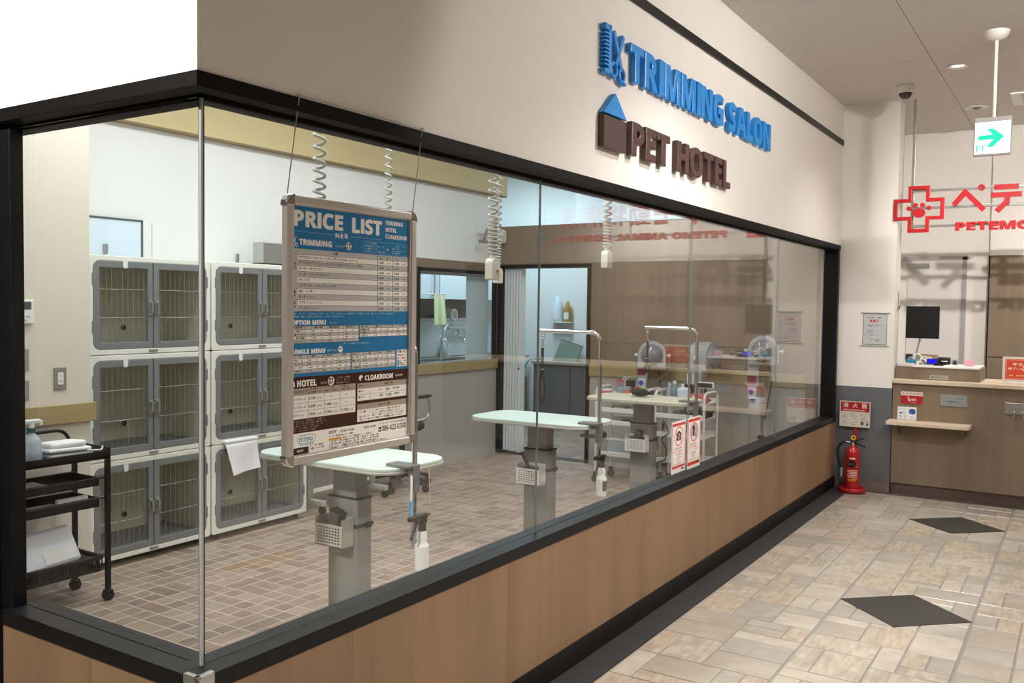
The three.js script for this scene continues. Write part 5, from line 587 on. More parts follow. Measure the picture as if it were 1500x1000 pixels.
{ // notices stuck on the inside edge of a joint in the glass
  const notice = (camera_) => canvasTex(300, 440, (c, W, Hh) => { c.fillStyle = '#ded6d4'; c.fillRect(0, 0, W, Hh); c.fillStyle = '#c8382e'; if (camera_) { c.fillRect(10, 18, 280, 380); c.fillStyle = '#e4dbd8'; c.fillRect(20, 40, 260, 338); } else { c.fillRect(10, 14, 280, 400); c.fillStyle = '#e4dbd8'; c.fillRect(20, 38, 260, 346); }
    c.strokeStyle = '#c8382e'; c.lineWidth = 9; c.beginPath(); c.ellipse(150, 130, 88, 78, 0, 0, 7); c.stroke();
    if (camera_) { c.fillStyle = '#241f1e'; c.fillRect(98, 100, 104, 66); c.fillRect(130, 86, 40, 20); c.fillStyle = '#e4dbd8'; c.beginPath(); c.arc(150, 133, 26, 0, 7); c.fill(); c.fillStyle = '#241f1e'; c.beginPath(); c.arc(150, 133, 18, 0, 7); c.fill(); } else { c.fillStyle = '#a9a4aa'; c.beginPath(); c.ellipse(150, 130, 80, 70, 0, 0, 7); c.fill(); c.fillStyle = '#2a2224'; c.beginPath(); c.ellipse(140, 100, 26, 28, 0, 0, 7); c.fill(); c.fillRect(122, 110, 34, 56); c.fillStyle = '#e4dbd8'; c.beginPath(); c.ellipse(140, 180, 40, 16, 0, 0, 7); c.fill(); }
    c.strokeStyle = '#c8382e'; c.lineWidth = 7; c.beginPath(); c.moveTo(90, 74); c.lineTo(210, 186); c.stroke();
    lines(c, 60, 226, 190, 14, '#4c4442'); lines(c, 40, 246, 230, 22, '#d8764a'); if (!camera_) lines(c, 46, 270, 220, 20, '#d8764a'); lines(c, 80, 276 + (camera_ ? 0 : 22), 150, 15, '#4c4442'); for (let i = 0; i < 3; i++) lines(c, 110 - 20 * (i % 2), 304 + i * 18, 90, 14, '#6b5f5d'); lines(c, 36, 360, 230, 12, '#6b5f5d'); c.fillStyle = '#3a2c2c'; c.fillRect(220, camera_ ? 406 : 388, 46, 16); });
  const a = card('glass_notice', 0.2, 0.288, 0.001, notice(true), MT.paper, [3.245, 0.788, -0.0565], 0); tag(a, 'red bordered no photography notice stuck on the window glass', 'notice');
  const b = card('glass_notice', 0.2, 0.293, 0.001, notice(false), MT.paper, [3.475, 0.786, -0.0565], 0); tag(b, 'red bordered notice with a grey figure stuck on the window glass', 'notice');
}
// ---------------------------------------------------------------- lettering on the wall
const font = await new FontLoader().loadAsync('fonts/droid/droid_sans_bold.typeface.json');
const CAP = (() => { const g = new TextGeometry('T', { font, size: 1, depth: 0.1, bevelEnabled: false }); g.computeBoundingBox(); return g.boundingBox.max.y; })();
function letters(parent, s, x0, x1, y0, y1, depth, m, place, fat = 0.02) {   // letters fitted to a box, one mesh each; place() takes the geometry to the wall
  const sizes = []; let w = 0; const glyphs = [...s].map((ch) => { if (ch === ' ') { w += 0.42; return null; } const g = ch === 'I' ? new THREE.BoxGeometry(0.27 * CAP + 2 * fat, CAP + 2 * fat, 0.24).translate(0, CAP / 2, 0.1) : new TextGeometry(ch, { font, size: 1, depth: 0.2, curveSegments: 5, bevelEnabled: true, bevelSize: fat, bevelThickness: 0.02, bevelSegments: 1 }); g.computeBoundingBox(); const b = g.boundingBox; const o = { g, x: w, b }; w += b.max.x - b.min.x + 0.07; return o; });
  const k = (x1 - x0) / (w - 0.07), cap = CAP + 2 * fat;
  for (const o of glyphs) if (o) { const g = o.g.translate(-o.b.min.x, 0, -o.b.min.z); g.scale(k, (y1 - y0) / cap, depth / 0.24).translate(x0 + o.x * k, y0 + fat * (y1 - y0) / cap, 0); g.computeVertexNormals(); part('letter', [place(g)], m, parent); }
}
function strokeLetter(s, x, y, size, w, depth) {                    // a character of straight bars
  const out = [];
  let q = 0; const ring = s.normalize('NFD')[1] === '\u309a', gl = glyph(s);
  if (ring) { const [cx, cy] = [x + 8.9 * size / 10, y - 1.0 * size / 10], r = circ(cx, cy, 0.026); r.holes.push(circ(cx, cy, 0.01, true)); out.push(ext(r, depth)); }
  for (const l of ring ? gl.slice(0, -1) : gl) for (let i = 0; i + 1 < l.length; i++) { const [a, b] = [l[i], l[i + 1]].map(([p, q]) => [x + p * size / 10, y - q * size / 10]), L = Math.hypot(b[0] - a[0], b[1] - a[1]); out.push(new THREE.BoxGeometry(L + w * (l.length > 2 ? 0.8 : 0.4), w, depth + (q += 0.0004)).rotateZ(Math.atan2(b[1] - a[1], b[0] - a[0])).translate((a[0] + b[0]) / 2, (a[1] + b[1]) / 2, depth / 2)); }
  return out;
}
{
  const o = thing('salon_lettering', 'raised blue TRIMMING SALON lettering with comb and scissors on the wall', 'sign', [3.3, 2.57, 0]), at = (g) => g.translate(0, 0, 0.002);
  letters(o, 'TRIMMING SALON', 2.36, 4.525, 2.6, 2.77, 0.03, MT.blueSign, at, 0.035);
  const comb = [rb(2.137, 2.585, 0.002, 2.168, 2.795, 0.03, 0.006), rb(2.1, 2.765, 0.002, 2.165, 2.795, 0.03, 0.008), rb(2.1, 2.578, 0.002, 2.165, 2.603, 0.03, 0.008)]; for (let i = 0; i < 9; i++) comb.push(rb(2.1, 2.612 + i * 0.0168, 0.002, 2.145, 2.6215 + i * 0.0168, 0.03, 0.002)); part('comb', comb, MT.blueSign, o);
  const blade = (a, b, w) => { const L = Math.hypot(b[0] - a[0], b[1] - a[1]); return new RoundedBoxGeometry(L, w, 0.028, 2, 0.005).rotateZ(Math.atan2(b[1] - a[1], b[0] - a[0])).translate((a[0] + b[0]) / 2, (a[1] + b[1]) / 2, 0.016); };
  part('scissors', [blade([2.19, 2.778], [2.268, 2.63], 0.026), blade([2.288, 2.776], [2.215, 2.63], 0.026), tor(2.204, 2.612, 0.016, 0.029, 0.011), tor(2.285, 2.602, 0.016, 0.029, 0.011), rb(2.295, 2.562, 0.004, 2.325, 2.576, 0.028, 0.004)], MT.blueSign, o);
  const p = thing('hotel_lettering', 'raised brown PET HOTEL lettering with a small house on the wall', 'sign', [2.9, 2.25, 0]);
  letters(p, 'PET HOTEL', 2.385, 3.75, 2.262, 2.418, 0.03, MT.brownSign, at, 0.035);
  part('house_roof', [ext(poly([[2.098, 2.408], [2.322, 2.408], [2.21, 2.503]]), 0.024, 0.003).translate(0, 0, 0.005)], MT.blueSign, p); part('house_body', [rb(2.098, 2.258, 0.002, 2.322, 2.398, 0.032, 0.004)], MT.brownSign, p);
}
{
  const X = 6.72, o = thing('hospital_lettering', 'red clinic lettering with a paw cross on steel bars over the counter', 'sign', [X, 2.2, 1.5]), at = (g) => SX(g, X, 0, 0), D = 0.02;
  const cross = (k) => { const cz = 0.622, cy = 2.402, a = 0.083 - k, b = 0.193 - k, pts = [[-a, -b], [a, -b], [a, -a - 0.006], [b, -a - 0.006], [b, a + 0.006], [a, a + 0.006], [a, b], [-a, b], [-a, a + 0.006], [-b, a + 0.006], [-b, -a - 0.006], [-a, -a - 0.006]]; return pts.map(([u, v]) => new THREE.Vector2(cz + u, cy + v)); };
  const s = new THREE.Shape(cross(0.004)); s.holes.push(new THREE.Path(cross(0.026).reverse())); part('cross', [at(ext(s, D, 0.004))], MT.redSign, o);
  const el = (u, v, a, b) => { const e = new THREE.Shape(); e.absellipse(u, v, a, b, 0, 2 * PI); return at(ext(e, D - 0.004, 0.002)); };
  part('paw', [el(0.622, 2.372, 0.05, 0.037), el(0.545, 2.41, 0.018, 0.017), el(0.595, 2.437, 0.018, 0.017), el(0.65, 2.437, 0.018, 0.017), el(0.7, 2.41, 0.018, 0.017)], MT.redSign, o);
  [...'ペテモ動物病院'].forEach((ch, i) => part('letter', strokeLetter(ch, 0.885 + i * 0.262, 2.578, 0.222, i < 3 ? 0.04 : 0.02, D).map(at), MT.redSign, o));
  letters(o, 'PETEMO ANIMAL HOSPITAL', 0.9, 2.76, 2.214, 2.284, D, MT.redSign, at, 0.05);
  for (const y of [2.556, 2.413, 2.262]) part('rail', [rb(X + 0.004, y - 0.011, 0.55, X + 0.024, y + 0.011, 3.0, 0.003)], MT.steel, o);
  for (const z of [0.565, 1.9, 2.95]) part('support_post', [rb(X + 0.026, 2.24, z - 0.011, X + 0.034, H - 0.001, z + 0.011, 0.002)], MT.steel, o);
}
// ---------------------------------------------------------------- reception counter and what is on it
{
  const c = thing('reception_counter', 'wood fronted reception counter with a pale edge at the corridor end', 'counter', [6.9, 0, 2.2]);
  for (const [z0, z1] of [[0.462, 1.9], [1.902, 3.2], [3.202, 4.2]]) part('front_panel', [bb(6.725, 0.095, z0, 6.75, 0.943, z1)], MT.wood2, c);
  part('toe_kick', [bb(6.74, 0.004, 0.462, 6.76, 0.095, 4.2)], mat('brown_toe_kick', 0x5b4a41, 0.5), c); part('body', [bb(6.75, 0.1, 0.462, 7.3, 0.943, 4.2)], MT.wood2, c);
  part('counter_top', [rb(6.70, 0.944, 0.46, 7.32, 0.978, 4.2, 0.004)], MT.lightWood, c);
  part('riser', [bb(6.80, 0.978, 0.462, 7.28, 1.082, 1.11)], MT.wood2, c); part('riser_top', [rb(6.79, 1.082, 0.60, 7.29, 1.096, 1.1, 0.003)], MT.whitePlastic, c); part('low_box', [rb(6.86, 1.082, 0.465, 7.28, 1.112, 0.6, 0.004)], MT.whitePlastic, c);
  part('side_edge', [bb(6.722, 0.004, 0.456, 6.78, 0.943, 0.462)], MT.blackPlastic, c);
  const s = thing('bag_shelf', 'narrow pale shelf with rounded corner on the counter front', 'shelf', [6.64, 0.603, 0.76]), sh = rrect(6.56, -1.065, 6.719, -0.445, [0.045, 0, 0, 0]);
  part('shelf_board', [ext(sh, 0.026, 0.004).rotateX(-PI / 2).translate(0, 0.608, 0)], MT.lightWood, s);
  for (const z of [0.5, 1.0]) part('bracket', [ext(poly([[0, 0], [-0.12, 0], [-0.12, -0.02], [0, -0.09]]), 0.018).translate(6.724, 0.602, z)], MT.wood2, s);
}
const onWall = (name, z0, z1, y0, y1, t, tex, label, cat, x = 6.72, rough = 0.5) => tag(card(name, z1 - z0, y1 - y0, t, tex, MT.paper, [x - t / 2 - 0.0005, (y0 + y1) / 2, (z0 + z1) / 2], FACE_CAMERA_WALL, null, rough), label, cat);
onWall('insurance_card', 0.525, 0.697, 0.776, 0.878, 0.003, canvasTex(340, 200, (c) => { c.fillStyle = '#d9c6bd'; c.fillRect(0, 0, 340, 200); c.fillStyle = '#b3141f'; c.fillRect(0, 66, 340, 134); lines(c, 24, 22, 180, 22, '#8a5a54'); lines(c, 190, 20, 130, 24, '#a83038'); text(c, 'ipet', 106, 150, 68, '#e8d8d4', { sx: 1.05 }); c.fillStyle = '#e8d8d4'; c.beginPath(); c.arc(116, 92, 11, 0, 7); c.fill(); text(c, 'INSURANCE', 150, 184, 16, '#e0b8b4'); }), 'red and cream card fixed on the counter front', 'card', 6.725);
onWall('leaflet_card', 0.503, 0.652, 0.640, 0.748, 0.003, canvasTex(300, 220, (c) => { c.fillStyle = '#e6e6ea'; c.fillRect(0, 0, 300, 220); c.fillStyle = '#b9d2ea'; c.fillRect(24, 22, 120, 12); c.fillStyle = '#2a5fae'; c.beginPath(); c.moveTo(180, 46); c.lineTo(230, 28); c.lineTo(282, 42); c.lineTo(280, 108); c.lineTo(236, 128); c.lineTo(182, 106); c.fill(); c.fillStyle = '#1e4686'; c.beginPath(); c.moveTo(236, 62); c.lineTo(282, 42); c.lineTo(280, 108); c.lineTo(236, 128); c.fill(); c.fillStyle = '#2a2a2e'; c.fillRect(30, 96, 44, 22); text(c, 'CAP', 80, 116, 24, '#3a3a40'); for (let i = 0; i < 3; i++) { lines(c, 24, 152 + i * 18, 60, 14, '#6a86a8'); lines(c, 106, 152 + i * 18, 50, 14, '#6a86a8'); lines(c, 200, 160 + i * 18, 84, 13, '#6a86a8'); } }), 'white card with a blue box picture standing on the pale shelf', 'card', 6.722);
onWall('grey_plaque', 0.832, 1.028, 0.776, 0.868, 0.005, canvasTex(400, 190, (c) => { c.fillStyle = '#8d9494'; c.fillRect(0, 0, 400, 190); lines(c, 250, 44, 110, 22, '#2e3234'); lines(c, 34, 50, 60, 14, '#7b8a6a'); c.fillStyle = '#6c7c60'; c.beginPath(); c.moveTo(40, 116); c.lineTo(66, 96); c.lineTo(62, 134); c.fill(); text(c, 'petemo', 100, 120, 40, '#2e3234', { sx: 1.1 }); lines(c, 150, 130, 210, 16, '#3e4446'); }), 'grey metal plaque fixed on the counter front', 'plaque', 6.725, 0.35);
onWall('name_plate', 0.735, 0.875, 0.986, 1.022, 0.004, canvasTex(280, 72, (c) => { c.fillStyle = '#aaa49c'; c.fillRect(0, 0, 280, 72); c.fillStyle = '#5a5650'; c.beginPath(); c.arc(42, 34, 14, 0, 7); c.fill(); lines(c, 80, 24, 180, 24, '#5a5650'); }), 'small grey plate on the wooden riser of the counter', 'plate', 6.80, 0.4);
onWall('staff_notice', 0.205, 0.40, 1.262, 1.528, 0.002, canvasTex(390, 530, (c) => { c.fillStyle = '#b9b9bb'; c.fillRect(0, 0, 390, 530); c.strokeStyle = '#3c3c40'; c.lineWidth = 7; c.strokeRect(4, 4, 382, 522); c.fillStyle = '#c6c6c8'; c.fillRect(10, 10, 370, 510); lines(c, 74, 56, 130, 26, '#1e1e22'); lines(c, 224, 56, 90, 26, '#1e1e22'); write(c, '募集中', 112, 98, 50, '#c23a3e', 0.12, 1.02); lines(c, 50, 184, 290, 20, '#2c2c30'); lines(c, 110, 210, 130, 20, '#2c2c30'); lines(c, 50, 280, 200, 19, '#2c2c30'); lines(c, 50, 306, 140, 19, '#2c2c30'); lines(c, 36, 354, 260, 20, '#2c2c30'); lines(c, 90, 424, 250, 19, '#2c2c30'); lines(c, 220, 452, 120, 20, '#2c2c30'); }), 'white recruiting notice on the wall above the grey dado', 'notice');
{ const o = thing('notice_holder', 'clear strips clamping the top and bottom of the recruiting notice', 'holder', [6.715, 1.247, 0.3]); for (const [y, a, b] of [[1.534, 0.186, 0.425], [1.252, 0.183, 0.42]]) part('clamp_strip', [rb(6.713, y - 0.004, a, 6.72, y + 0.006, b, 0.002)], MT.greyMetal2, o); }
{ // extinguisher with its stand and sign
  const z = 0.178, x = 6.585, st = thing('extinguisher_stand', 'red round stand with a post carrying the extinguisher sign', 'stand', [x, 0, z]);
  part('dish', [lat([[0, 0.006], [0.085, 0.006], [0.09, 0.03], [0.098, 0.042], [0.11, 0.038], [0.117, 0], [0, 0]], x, 0, z, 32)], MT.red, st); part('post', [rb(6.682, 0.02, z - 0.013, 6.69, 0.62, z + 0.013, 0.002), rb(6.62, 0.006, z - 0.013, 6.69, 0.012, z + 0.013, 0.002)], MT.darkRed, st);
  const tex = canvasTex(500, 440, (c) => { c.fillStyle = '#cfc6ba'; c.fillRect(0, 0, 500, 440); c.fillStyle = '#a3131d'; c.fillRect(16, 14, 468, 164); write(c, '消', 60, 30, 88, '#e2d8d0', 0.11); write(c, '火', 212, 30, 88, '#e2d8d0', 0.11); write(c, '器', 362, 30, 88, '#e2d8d0', 0.1); text(c, 'FIRE EXTINGUISHER', 60, 164, 34, '#e2d8d0', { sx: 1.08 }); for (let i = 0; i < 3; i++) { c.fillStyle = '#b06a58'; c.fillRect(28 + i * 160, 196 + i * 8, 20, 20); for (let k = 0; k < 5; k++) lines(c, 34 + i * 156, 200 + i * 8 + k * 22, 110, 15, k ? '#7d746a' : '#9a5a4a'); } c.strokeStyle = '#4a443e'; c.lineWidth = 5; c.beginPath(); c.moveTo(50, 400); c.lineTo(90, 340); c.lineTo(110, 370); c.lineTo(130, 400); c.moveTo(190, 380); c.lineTo(250, 356); c.lineTo(300, 350); c.moveTo(210, 400); c.lineTo(260, 396); c.stroke(); c.fillStyle = '#4a443e'; c.fillRect(350, 340, 44, 60); c.beginPath(); c.arc(450, 336, 10, 0, 7); c.fill(); c.fillRect(440, 360, 30, 50); });
  card('sign_plate', 0.252, 0.222, 0.004, tex, MT.paper, [6.679, 0.659, 0.168], FACE_CAMERA_WALL, st, 0.4);
  const e = thing('fire_extinguisher', 'red fire extinguisher with a black hose standing on its red dish', 'extinguisher', [x, 0.007, z]);
  part('cylinder', [lat([[0, 0.008], [0.055, 0.008], [0.06, 0.02], [0.06, 0.335], [0.05, 0.365], [0.026, 0.385], [0.02, 0.395], [0, 0.395]], x, 0, z, 32)], MT.red, e);
  const lab = canvasTex(256, 512, (c) => { c.fillStyle = '#a8141d'; c.fillRect(0, 0, 256, 512); c.fillStyle = '#e2d8d0'; c.fillRect(70, 34, 110, 24); c.fillStyle = '#1a1412'; c.beginPath(); c.arc(124, 150, 74, 0, 7); c.fill(); lines(c, 58, 138, 140, 24, '#d8d0c8'); for (let i = 0; i < 3; i++) lines(c, 206, 90 + i * 46, 44, 28, '#d8c8c0'); for (let i = 0; i < 5; i++) { c.fillStyle = '#e2d0c8'; c.fillRect(40, 256 + i * 30, 190, 12); lines(c, 40, 270 + i * 30, 190, 12, '#e2d0c8'); } c.fillStyle = '#d8a83a'; c.fillRect(46, 420, 190, 14); c.fillRect(46, 444, 150, 12); });
  const lb = new THREE.Mesh(new THREE.CylinderGeometry(0.0605, 0.0605, 0.24, 24, 1, true, 3.96, 1.9), mat('extinguisher_label', 0xffffff, 0.3, { map: lab, tri: false })); lb.name = 'printed_label'; lb.position.set(0, 0.19 + 0.007 - 0.007, 0); e.add(lb);
  part('valve', [cyl(x, 0.41, z, 0.017, 0.04), cyl(x, 0.425, z - 0.03, 0.009, 0.05, 'z')], MT.chrome, e); part('lever', [pipe([[x, 0.43, z - 0.015], [x, 0.445, z + 0.03], [x - 0.005, 0.47, z + 0.09]], 0.007, 0.03), pipe([[x, 0.425, z - 0.01], [x, 0.422, z + 0.05], [x - 0.005, 0.395, z + 0.1]], 0.008, 0.03), rb(x - 0.012, 0.42, z - 0.02, x + 0.012, 0.445, z + 0.025, 0.005)], MT.blackPlastic, e);
  part('safety_pin', [tor(x - 0.004, 0.466, z + 0.004, 0.016, 0.006, 'x')], MT.yellow, e); part('hose', [tube([[x, 0.425, z - 0.055], [x - 0.005, 0.424, z - 0.075], [x - 0.008, 0.38, z - 0.115], [x - 0.008, 0.3, z - 0.118], [x - 0.005, 0.2, z - 0.095]], 0.011)], MT.rubber, e); part('nozzle', [cyl(x - 0.005, 0.165, z - 0.088, 0.009, 0.075, 'y', 0.012)], MT.greyMetal2, e);
}
{ // things on the counter
  const it = (n, l, c, b, f) => { const o = thing(n, l, c, b); f(o); return o; };
  it('monitor', 'square black monitor on a thin silver arm behind the counter', 'monitor', [6.96, 1.112, 0.6], (o) => { part('screen', [rb(6.93, 1.322, 0.514, 6.95, 1.598, 0.778, 0.004)], mat('black_screen', 0x121212, 0.35), o); part('arm', [pipe([[6.955, 1.36, 0.625], [6.955, 1.29, 0.622], [6.96, 1.2, 0.60], [6.965, 1.12, 0.618]], 0.007, 0.03), sph(6.953, 1.305, 0.634, 0.01)], MT.steel, o); part('foot', [cyl(6.965, 1.118, 0.618, 0.03, 0.012)], MT.whitePlastic, o); });
  it('speaker', 'small dark speaker at the wall end of the counter', 'speaker', [7.0, 1.112, 0.54], (o) => { part('case', [rb(6.97, 1.112, 0.513, 7.03, 1.185, 0.565, 0.008)], mat('dark_grey_box', 0x3d3b39, 0.5), o); part('grille', [rb(6.967, 1.12, 0.52, 6.971, 1.178, 0.558, 0.001)], MT.rubber, o); });
  it('tape_dispenser', 'bright blue tape dispenser beside the dark speaker', 'dispenser', [6.91, 1.112, 0.565], (o) => { part('base', [rb(6.88, 1.112, 0.53, 6.93, 1.143, 0.612, 0.012)], mat('turquoise_plastic', 0x2585a8, 0.35), o); part('tape_roll', [tor(6.905, 1.142, 0.565, 0.016, 0.006, 'x')], MT.clear, o); });
  it('silver_fan', 'round silver desk fan beside the black monitor arm', 'fan', [6.93, 1.096, 0.612], (o) => { part('ring', [tor(6.93, 1.155, 0.615, 0.032, 0.006, 'x')], MT.whitePlastic, o); part('hub', [rb(6.92, 1.14, 0.6, 6.94, 1.17, 0.63, 0.006)], MT.steel, o); part('foot', [cyl(6.93, 1.11, 0.615, 0.014, 0.03)], MT.whitePlastic, o); });
  it('price_terminal', 'card terminal with a glowing blue screen on the counter riser', 'terminal', [6.9, 1.097, 0.75], (o) => { part('case', [rb(6.885, 1.105, 0.695, 6.91, 1.155, 0.79, 0.006)], MT.blackPlastic, o); part('lit_screen', [rb(6.8825, 1.116, 0.703, 6.886, 1.148, 0.772, 0.001)], mat('lit_blue_screen', 0x05059a, 0.3, { emissive: 0x0a0aff, emissiveIntensity: 0.9 }), o); part('foot', [rb(6.87, 1.097, 0.75, 6.93, 1.106, 0.83, 0.004)], MT.blackPlastic, o); });
  it('receipt_printer', 'black receipt printer behind the blue lit terminal', 'printer', [6.97, 1.097, 0.81], (o) => { part('case', [rb(6.94, 1.097, 0.765, 7.03, 1.165, 0.865, 0.012)], MT.blackPlastic, o); part('paper_slot', [rb(6.937, 1.13, 0.8, 6.941, 1.138, 0.85, 0.001)], MT.paper, o); });
  it('cable_tangle', 'coil of pale cables beside the cardboard box', 'cables', [7.0, 1.097, 0.68], (o) => { part('coil', [tor(6.99, 1.135, 0.66, 0.03, 0.006, 'x'), tor(6.985, 1.13, 0.7, 0.028, 0.006, 'x'), tube([[6.98, 1.11, 0.62], [6.97, 1.15, 0.65], [6.97, 1.12, 0.69], [6.97, 1.16, 0.71]], 0.006)], MT.whitePlastic, o); part('plug', [rb(6.96, 1.1, 0.66, 6.99, 1.12, 0.69, 0.004)], MT.greyMetal, o); });
  it('cardboard_box', 'small brown cardboard box behind the cables', 'box', [7.1, 1.097, 0.7], (o) => { part('carton', [rb(7.05, 1.097, 0.6, 7.14, 1.178, 0.75, 0.002)], mat('cardboard', 0xa48d74, 0.8), o); part('flap', [rb(7.05, 1.176, 0.6, 7.14, 1.181, 0.675, 0.001)], mat('cardboard_flap', 0xa48d74, 0.8), o); });
  it('round_bell', 'small round grey reel at the end of the riser', 'reel', [6.95, 1.097, 0.905], (o) => { part('reel', [cyl(6.95, 1.125, 0.905, 0.027, 0.02, 'x')], MT.greyMetal, o); part('reel_face', [cyl(6.938, 1.125, 0.905, 0.014, 0.006, 'x')], MT.rubber, o); });
  it('counter_paper', 'white papers lying on the counter riser', 'paper', [6.9, 1.097, 0.9], (o) => { part('sheet', [rb(6.82, 1.097, 0.83, 7.0, 1.102, 1.06, 0.001)], MT.paper, o); part('sheet', [bx(6.9, 1.104, 0.92, 0.12, 0.003, 0.16)], MT.paper, o); });
  it('pink_card', 'pink card standing at the end of the riser', 'card', [6.9, 1.103, 1.02], (o) => { part('card', [rb(6.898, 1.103, 0.975, 6.902, 1.155, 1.058, 0.001)], mat('pink_card', 0xe3a6ae, 0.6), o); part('card_foot', [rb(6.885, 1.103, 0.99, 6.915, 1.107, 1.04, 0.001)], MT.clear, o); });
  it('silver_clamp', 'small steel clamp hanging on the return wall', 'clamp', [6.86, 1.55, 0.46], (o) => { part('clamp', [rb(6.83, 1.565, 0.456, 6.89, 1.6, 0.475, 0.004)], MT.steel, o); part('chain', [cyl(6.86, 1.66, 0.462, 0.004, 0.12)], MT.steel, o); });
  const tex = canvasTex(460, 400, (c) => { c.fillStyle = '#d5cbc2'; c.fillRect(0, 0, 460, 400); c.fillStyle = '#c84a2c'; c.fillRect(28, 34, 404, 330); c.strokeStyle = '#d8bfb4'; c.lineWidth = 5; c.strokeRect(42, 48, 376, 302); write(c, '本日の', 110, 92, 54, '#e6d6cc', 0.11, 1.1); write(c, '終了いたしました', 66, 170, 44, '#e6d6cc', 0.11, 0.98); c.fillStyle = '#d8b468'; c.beginPath(); c.ellipse(96, 300, 26, 12, 0, 0, 7); c.fill(); lines(c, 150, 288, 240, 24, '#e6c8a8'); c.strokeStyle = '#ecdcd4'; c.lineWidth = 9; c.beginPath(); c.arc(250, 150, 24, 0.4, 5); c.stroke(); c.beginPath(); c.arc(236, 212, 16, 3, 8); c.stroke(); });
  const so = thing('closing_sign', 'framed orange red closing sign standing on the counter', 'sign', [6.86, 0.979, 1.4]); card('sign_plate', 0.3, 0.2, 0.012, tex, MT.whitePlastic, [6.86, 1.096, 1.415], FACE_CAMERA_WALL, so, 0.35); part('sign_foot', [rb(6.82, 0.979, 1.3, 6.92, 0.995, 1.53, 0.003)], MT.whitePlastic, so);
  it('bag_hook', 'steel plate with hooks screwed on the counter front', 'hook', [6.715, 0.72, 1.42], (o) => { part('plate', [rb(6.717, 0.745, 1.30, 6.725, 0.835, 1.56, 0.003)], MT.steel, o); for (const z of [1.37, 1.43, 1.49]) part('hook', [pipe([[6.717, 0.775, z], [6.69, 0.77, z], [6.688, 0.725, z], [6.7, 0.712, z]], 0.008, 0.015)], MT.steel, o); });
}
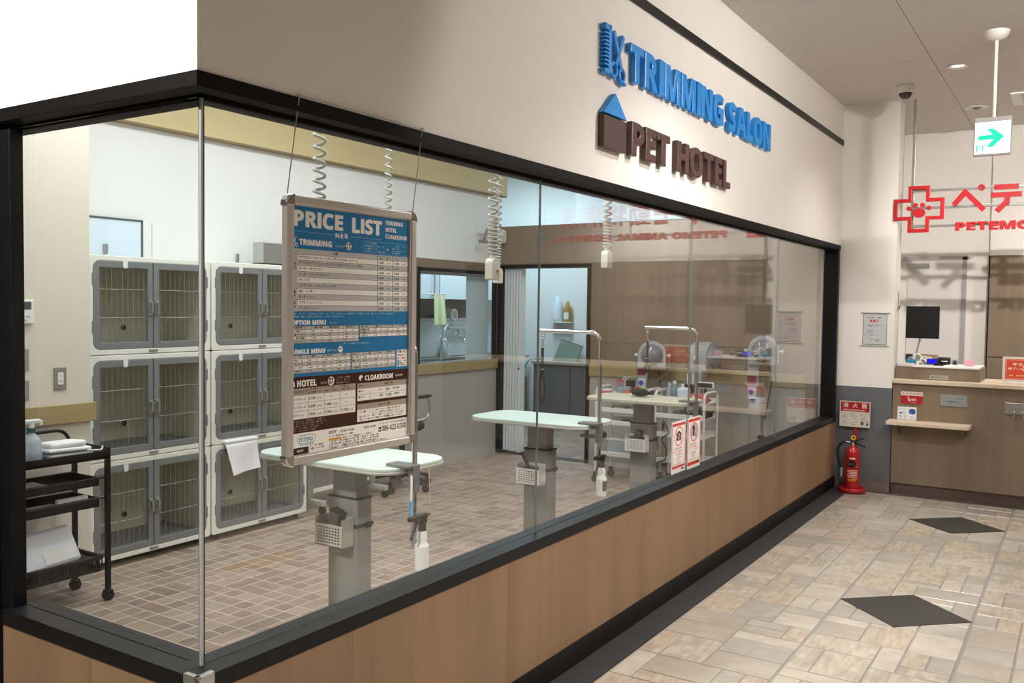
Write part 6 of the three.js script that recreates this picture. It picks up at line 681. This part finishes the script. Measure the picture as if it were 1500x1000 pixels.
// ---------------------------------------------------------------- diamonds on the floor, fittings on the ceiling
for (const [x, l] of [[3.567, 'dark diamond shaped sheet on the floor, the one farther from the counter'], [5.79, 'dark diamond shaped sheet on the floor, the one nearest the counter']]) { const o = part('floor_diamond', [ext(poly([[x, -0.758], [x + 0.3, -1.076], [x, -1.394], [x - 0.3, -1.076]]), 0.002).rotateX(-PI / 2).translate(0, 0.0004, 0)], MT.diamond); tag(o, l, 'floor sheet', 'diamond sheets on the corridor floor'); }
{
  const lampOn = mat('lit_lamp_lens', 0xffffff, 0.5, { emissive: 0xfff0df, emissiveIntensity: 3 }), trim = MT.whitePlastic;
  SPOTS.forEach(([x, z, cd, tx, ty, tz, deg, soft], i) => {
    const o = thing('ceiling_downlight', i ? 'recessed round ceiling downlight of the corridor' : 'lit recessed round downlight in the ceiling near the hanging exit sign', 'downlight', [x, H - 0.006, z], 'corridor downlights', true);
    part('trim_ring', [lat([[0.045, 0.012], [0.058, 0], [0.072, 0], [0.074, 0.006], [0.06, 0.006]], 0, 0, 0, 32)], trim, o); part('lamp_lens', [cyl(0, 0.0125, 0, 0.045, 0.004)], lampOn, o);
    const s = new THREE.SpotLight(WARM, cd, 0, deg * PI / 180, soft, 2); s.name = 'downlight_lamp'; s.position.set(x, H - 0.012, z); s.target.position.set(tx, ty, tz); s.shadow.radius = 2; scene.add(s, s.target);
  });
  const u = thing('eyeball_downlight', 'unlit round eyeball downlight in the ceiling behind the exit sign', 'downlight', [7.305, H - 0.008, 0.966], null, true); part('trim_ring', [lat([[0.05, 0.02], [0.06, -0.004], [0.09, 0], [0.098, 0.007], [0.07, 0.008]], 0, 0, 0, 32)], trim, u); part('dark_recess', [cyl(0, 0.012, 0, 0.052, 0.006)], MT.rubber, u); part('eyeball', [sph(0.012, 0.002, 0.006, 0.03, 1, 0.5, 1)], MT.greyMetal, u);
  const v = thing('ceiling_vent', 'square white vent grille in the ceiling by the reception', 'vent', [7.1, H - 0.012, 1.45], null, true); const fr = rrect(-0.24, -0.2, 0.24, 0.22, 0.004); fr.holes.push(rrect(-0.21, -0.13, 0.21, 0.19, 0.002, true)); part('frame', [ext(fr, 0.01).rotateX(PI / 2).translate(0, 0.011, 0)], trim, v); part('plate', [bb(-0.205, 0.002, -0.19, 0.205, 0.008, 0.125)], MT.ceiling, v);
  const d = thing('dome_camera', 'white ceiling security camera with a dark dome', 'camera', [6.2, H - 0.1, 0.576], null, true); part('housing', [lat([[0, 0.1], [0.062, 0.1], [0.064, 0.095], [0.06, 0.045], [0.056, 0.04], [0, 0.04]], 0, 0, 0, 32)], MT.whitePlastic, d); part('dome', [new THREE.SphereGeometry(0.052, 28, 14, 0, 2 * PI, PI / 2, PI / 2).translate(0, 0.042, 0)], mat('smoked_dome', 0x120d0b, 0.06, { clearcoat: 1 }), d); part('dome_rim', [tor(0, 0.04, 0, 0.056, 0.004, 'y')], MT.whitePlastic, d);
  // exit sign on a rod
  const e = thing('exit_sign', 'lit green arrow exit sign hanging on a white rod', 'exit sign', [5.0, 2.55, 1.29]), ez = 1.29, ex = 5.0;
  const tex = canvasTex(420, 400, (c) => { c.fillStyle = '#f2fbff'; c.fillRect(0, 0, 420, 400); c.fillStyle = '#10b48c'; c.beginPath(); c.moveTo(40, 168); c.lineTo(214, 160); c.lineTo(140, 84); c.lineTo(218, 84); c.lineTo(352, 190); c.lineTo(218, 318); c.lineTo(140, 318); c.lineTo(222, 222); c.lineTo(40, 226); c.fill(); c.fillStyle = '#12b8b0'; c.fillRect(18, 288, 92, 78); c.fillStyle = '#f2fbff'; c.fillRect(38, 294, 52, 72); c.strokeStyle = '#12b8b0'; c.lineWidth = 8; c.beginPath(); c.arc(68, 304, 6, 0, 7); c.moveTo(64, 314); c.lineTo(58, 334); c.lineTo(76, 346); c.moveTo(58, 334); c.lineTo(46, 354); c.moveTo(50, 318); c.lineTo(78, 322); c.stroke(); });
  const face = mat('exit_sign_face', 0xffffff, 0.4, { map: tex, tri: false, emissive: 0xffffff, emissiveMap: tex, emissiveIntensity: 1.15 });
  part('case', [rb(ex, 2.545, ez - 0.105, ex + 0.03, 2.785, ez + 0.105, 0.004)], mat('grey_sign_case', 0xa8a4a4, 0.4), e); const fm = new THREE.Mesh(new THREE.BoxGeometry(0.198, 0.198, 0.004), [MT.whitePlastic, MT.whitePlastic, MT.whitePlastic, MT.whitePlastic, face, MT.whitePlastic]); fm.name = 'lit_sign_face'; fm.rotation.y = FACE_CAMERA_WALL; fm.position.set(ex - 0.0025, 2.655, ez).sub(e.from); e.add(fm);
  part('rod', [cyl(ex + 0.012, (2.785 + H) / 2, ez + 0.004, 0.011, H - 2.785)], MT.whiteMetal, e); part('canopy', [new THREE.SphereGeometry(0.075, 24, 12, 0, 2 * PI, PI / 2, PI / 2).scale(1, 0.75, 1).translate(ex + 0.012, H - 0.001, ez + 0.004)], MT.whiteMetal, e);
  const l = new THREE.RectAreaLight(0xf0fff8, 0.7, 0.19, 0.19); l.name = 'exit_sign_light'; l.position.set(ex - 0.008, 2.655, ez); l.lookAt(ex - 1, 2.655, ez); scene.add(l);
  // light panels of the salon and the washroom
  PANELS.forEach(([x, z, w, dp, I, col], i) => {
    const wash = i > 4, o = thing('ceiling_panel_light', wash ? 'bluish white panel light on the washroom ceiling' : 'white panel light on the grooming salon ceiling', 'panel light', [x, H - 0.03, z], wash ? 'washroom panel lights' : 'salon panel lights', true);
    part('frame', [rb(-w / 2 - 0.015, 0.003, -dp / 2 - 0.015, w / 2 + 0.015, 0.028, dp / 2 + 0.015, 0.004)], MT.whitePlastic, o); part('lit_diffuser', [bb(-w / 2, 0, -dp / 2, w / 2, 0.004, dp / 2)], mat('lit_diffuser', 0xffffff, 0.5, { emissive: col, emissiveIntensity: 2.5 }), o);
    const a = new THREE.RectAreaLight(col, I, w, dp); a.name = 'panel_lamp'; a.position.set(x, H - 0.036, z); a.rotation.x = -PI / 2; scene.add(a);
  });
}
scene.traverse((o) => { if (o.isMesh) { o.castShadow = true; o.receiveShadow = true; } if (o.isSpotLight) o.castShadow = true; });
renderer.render(scene, camera);
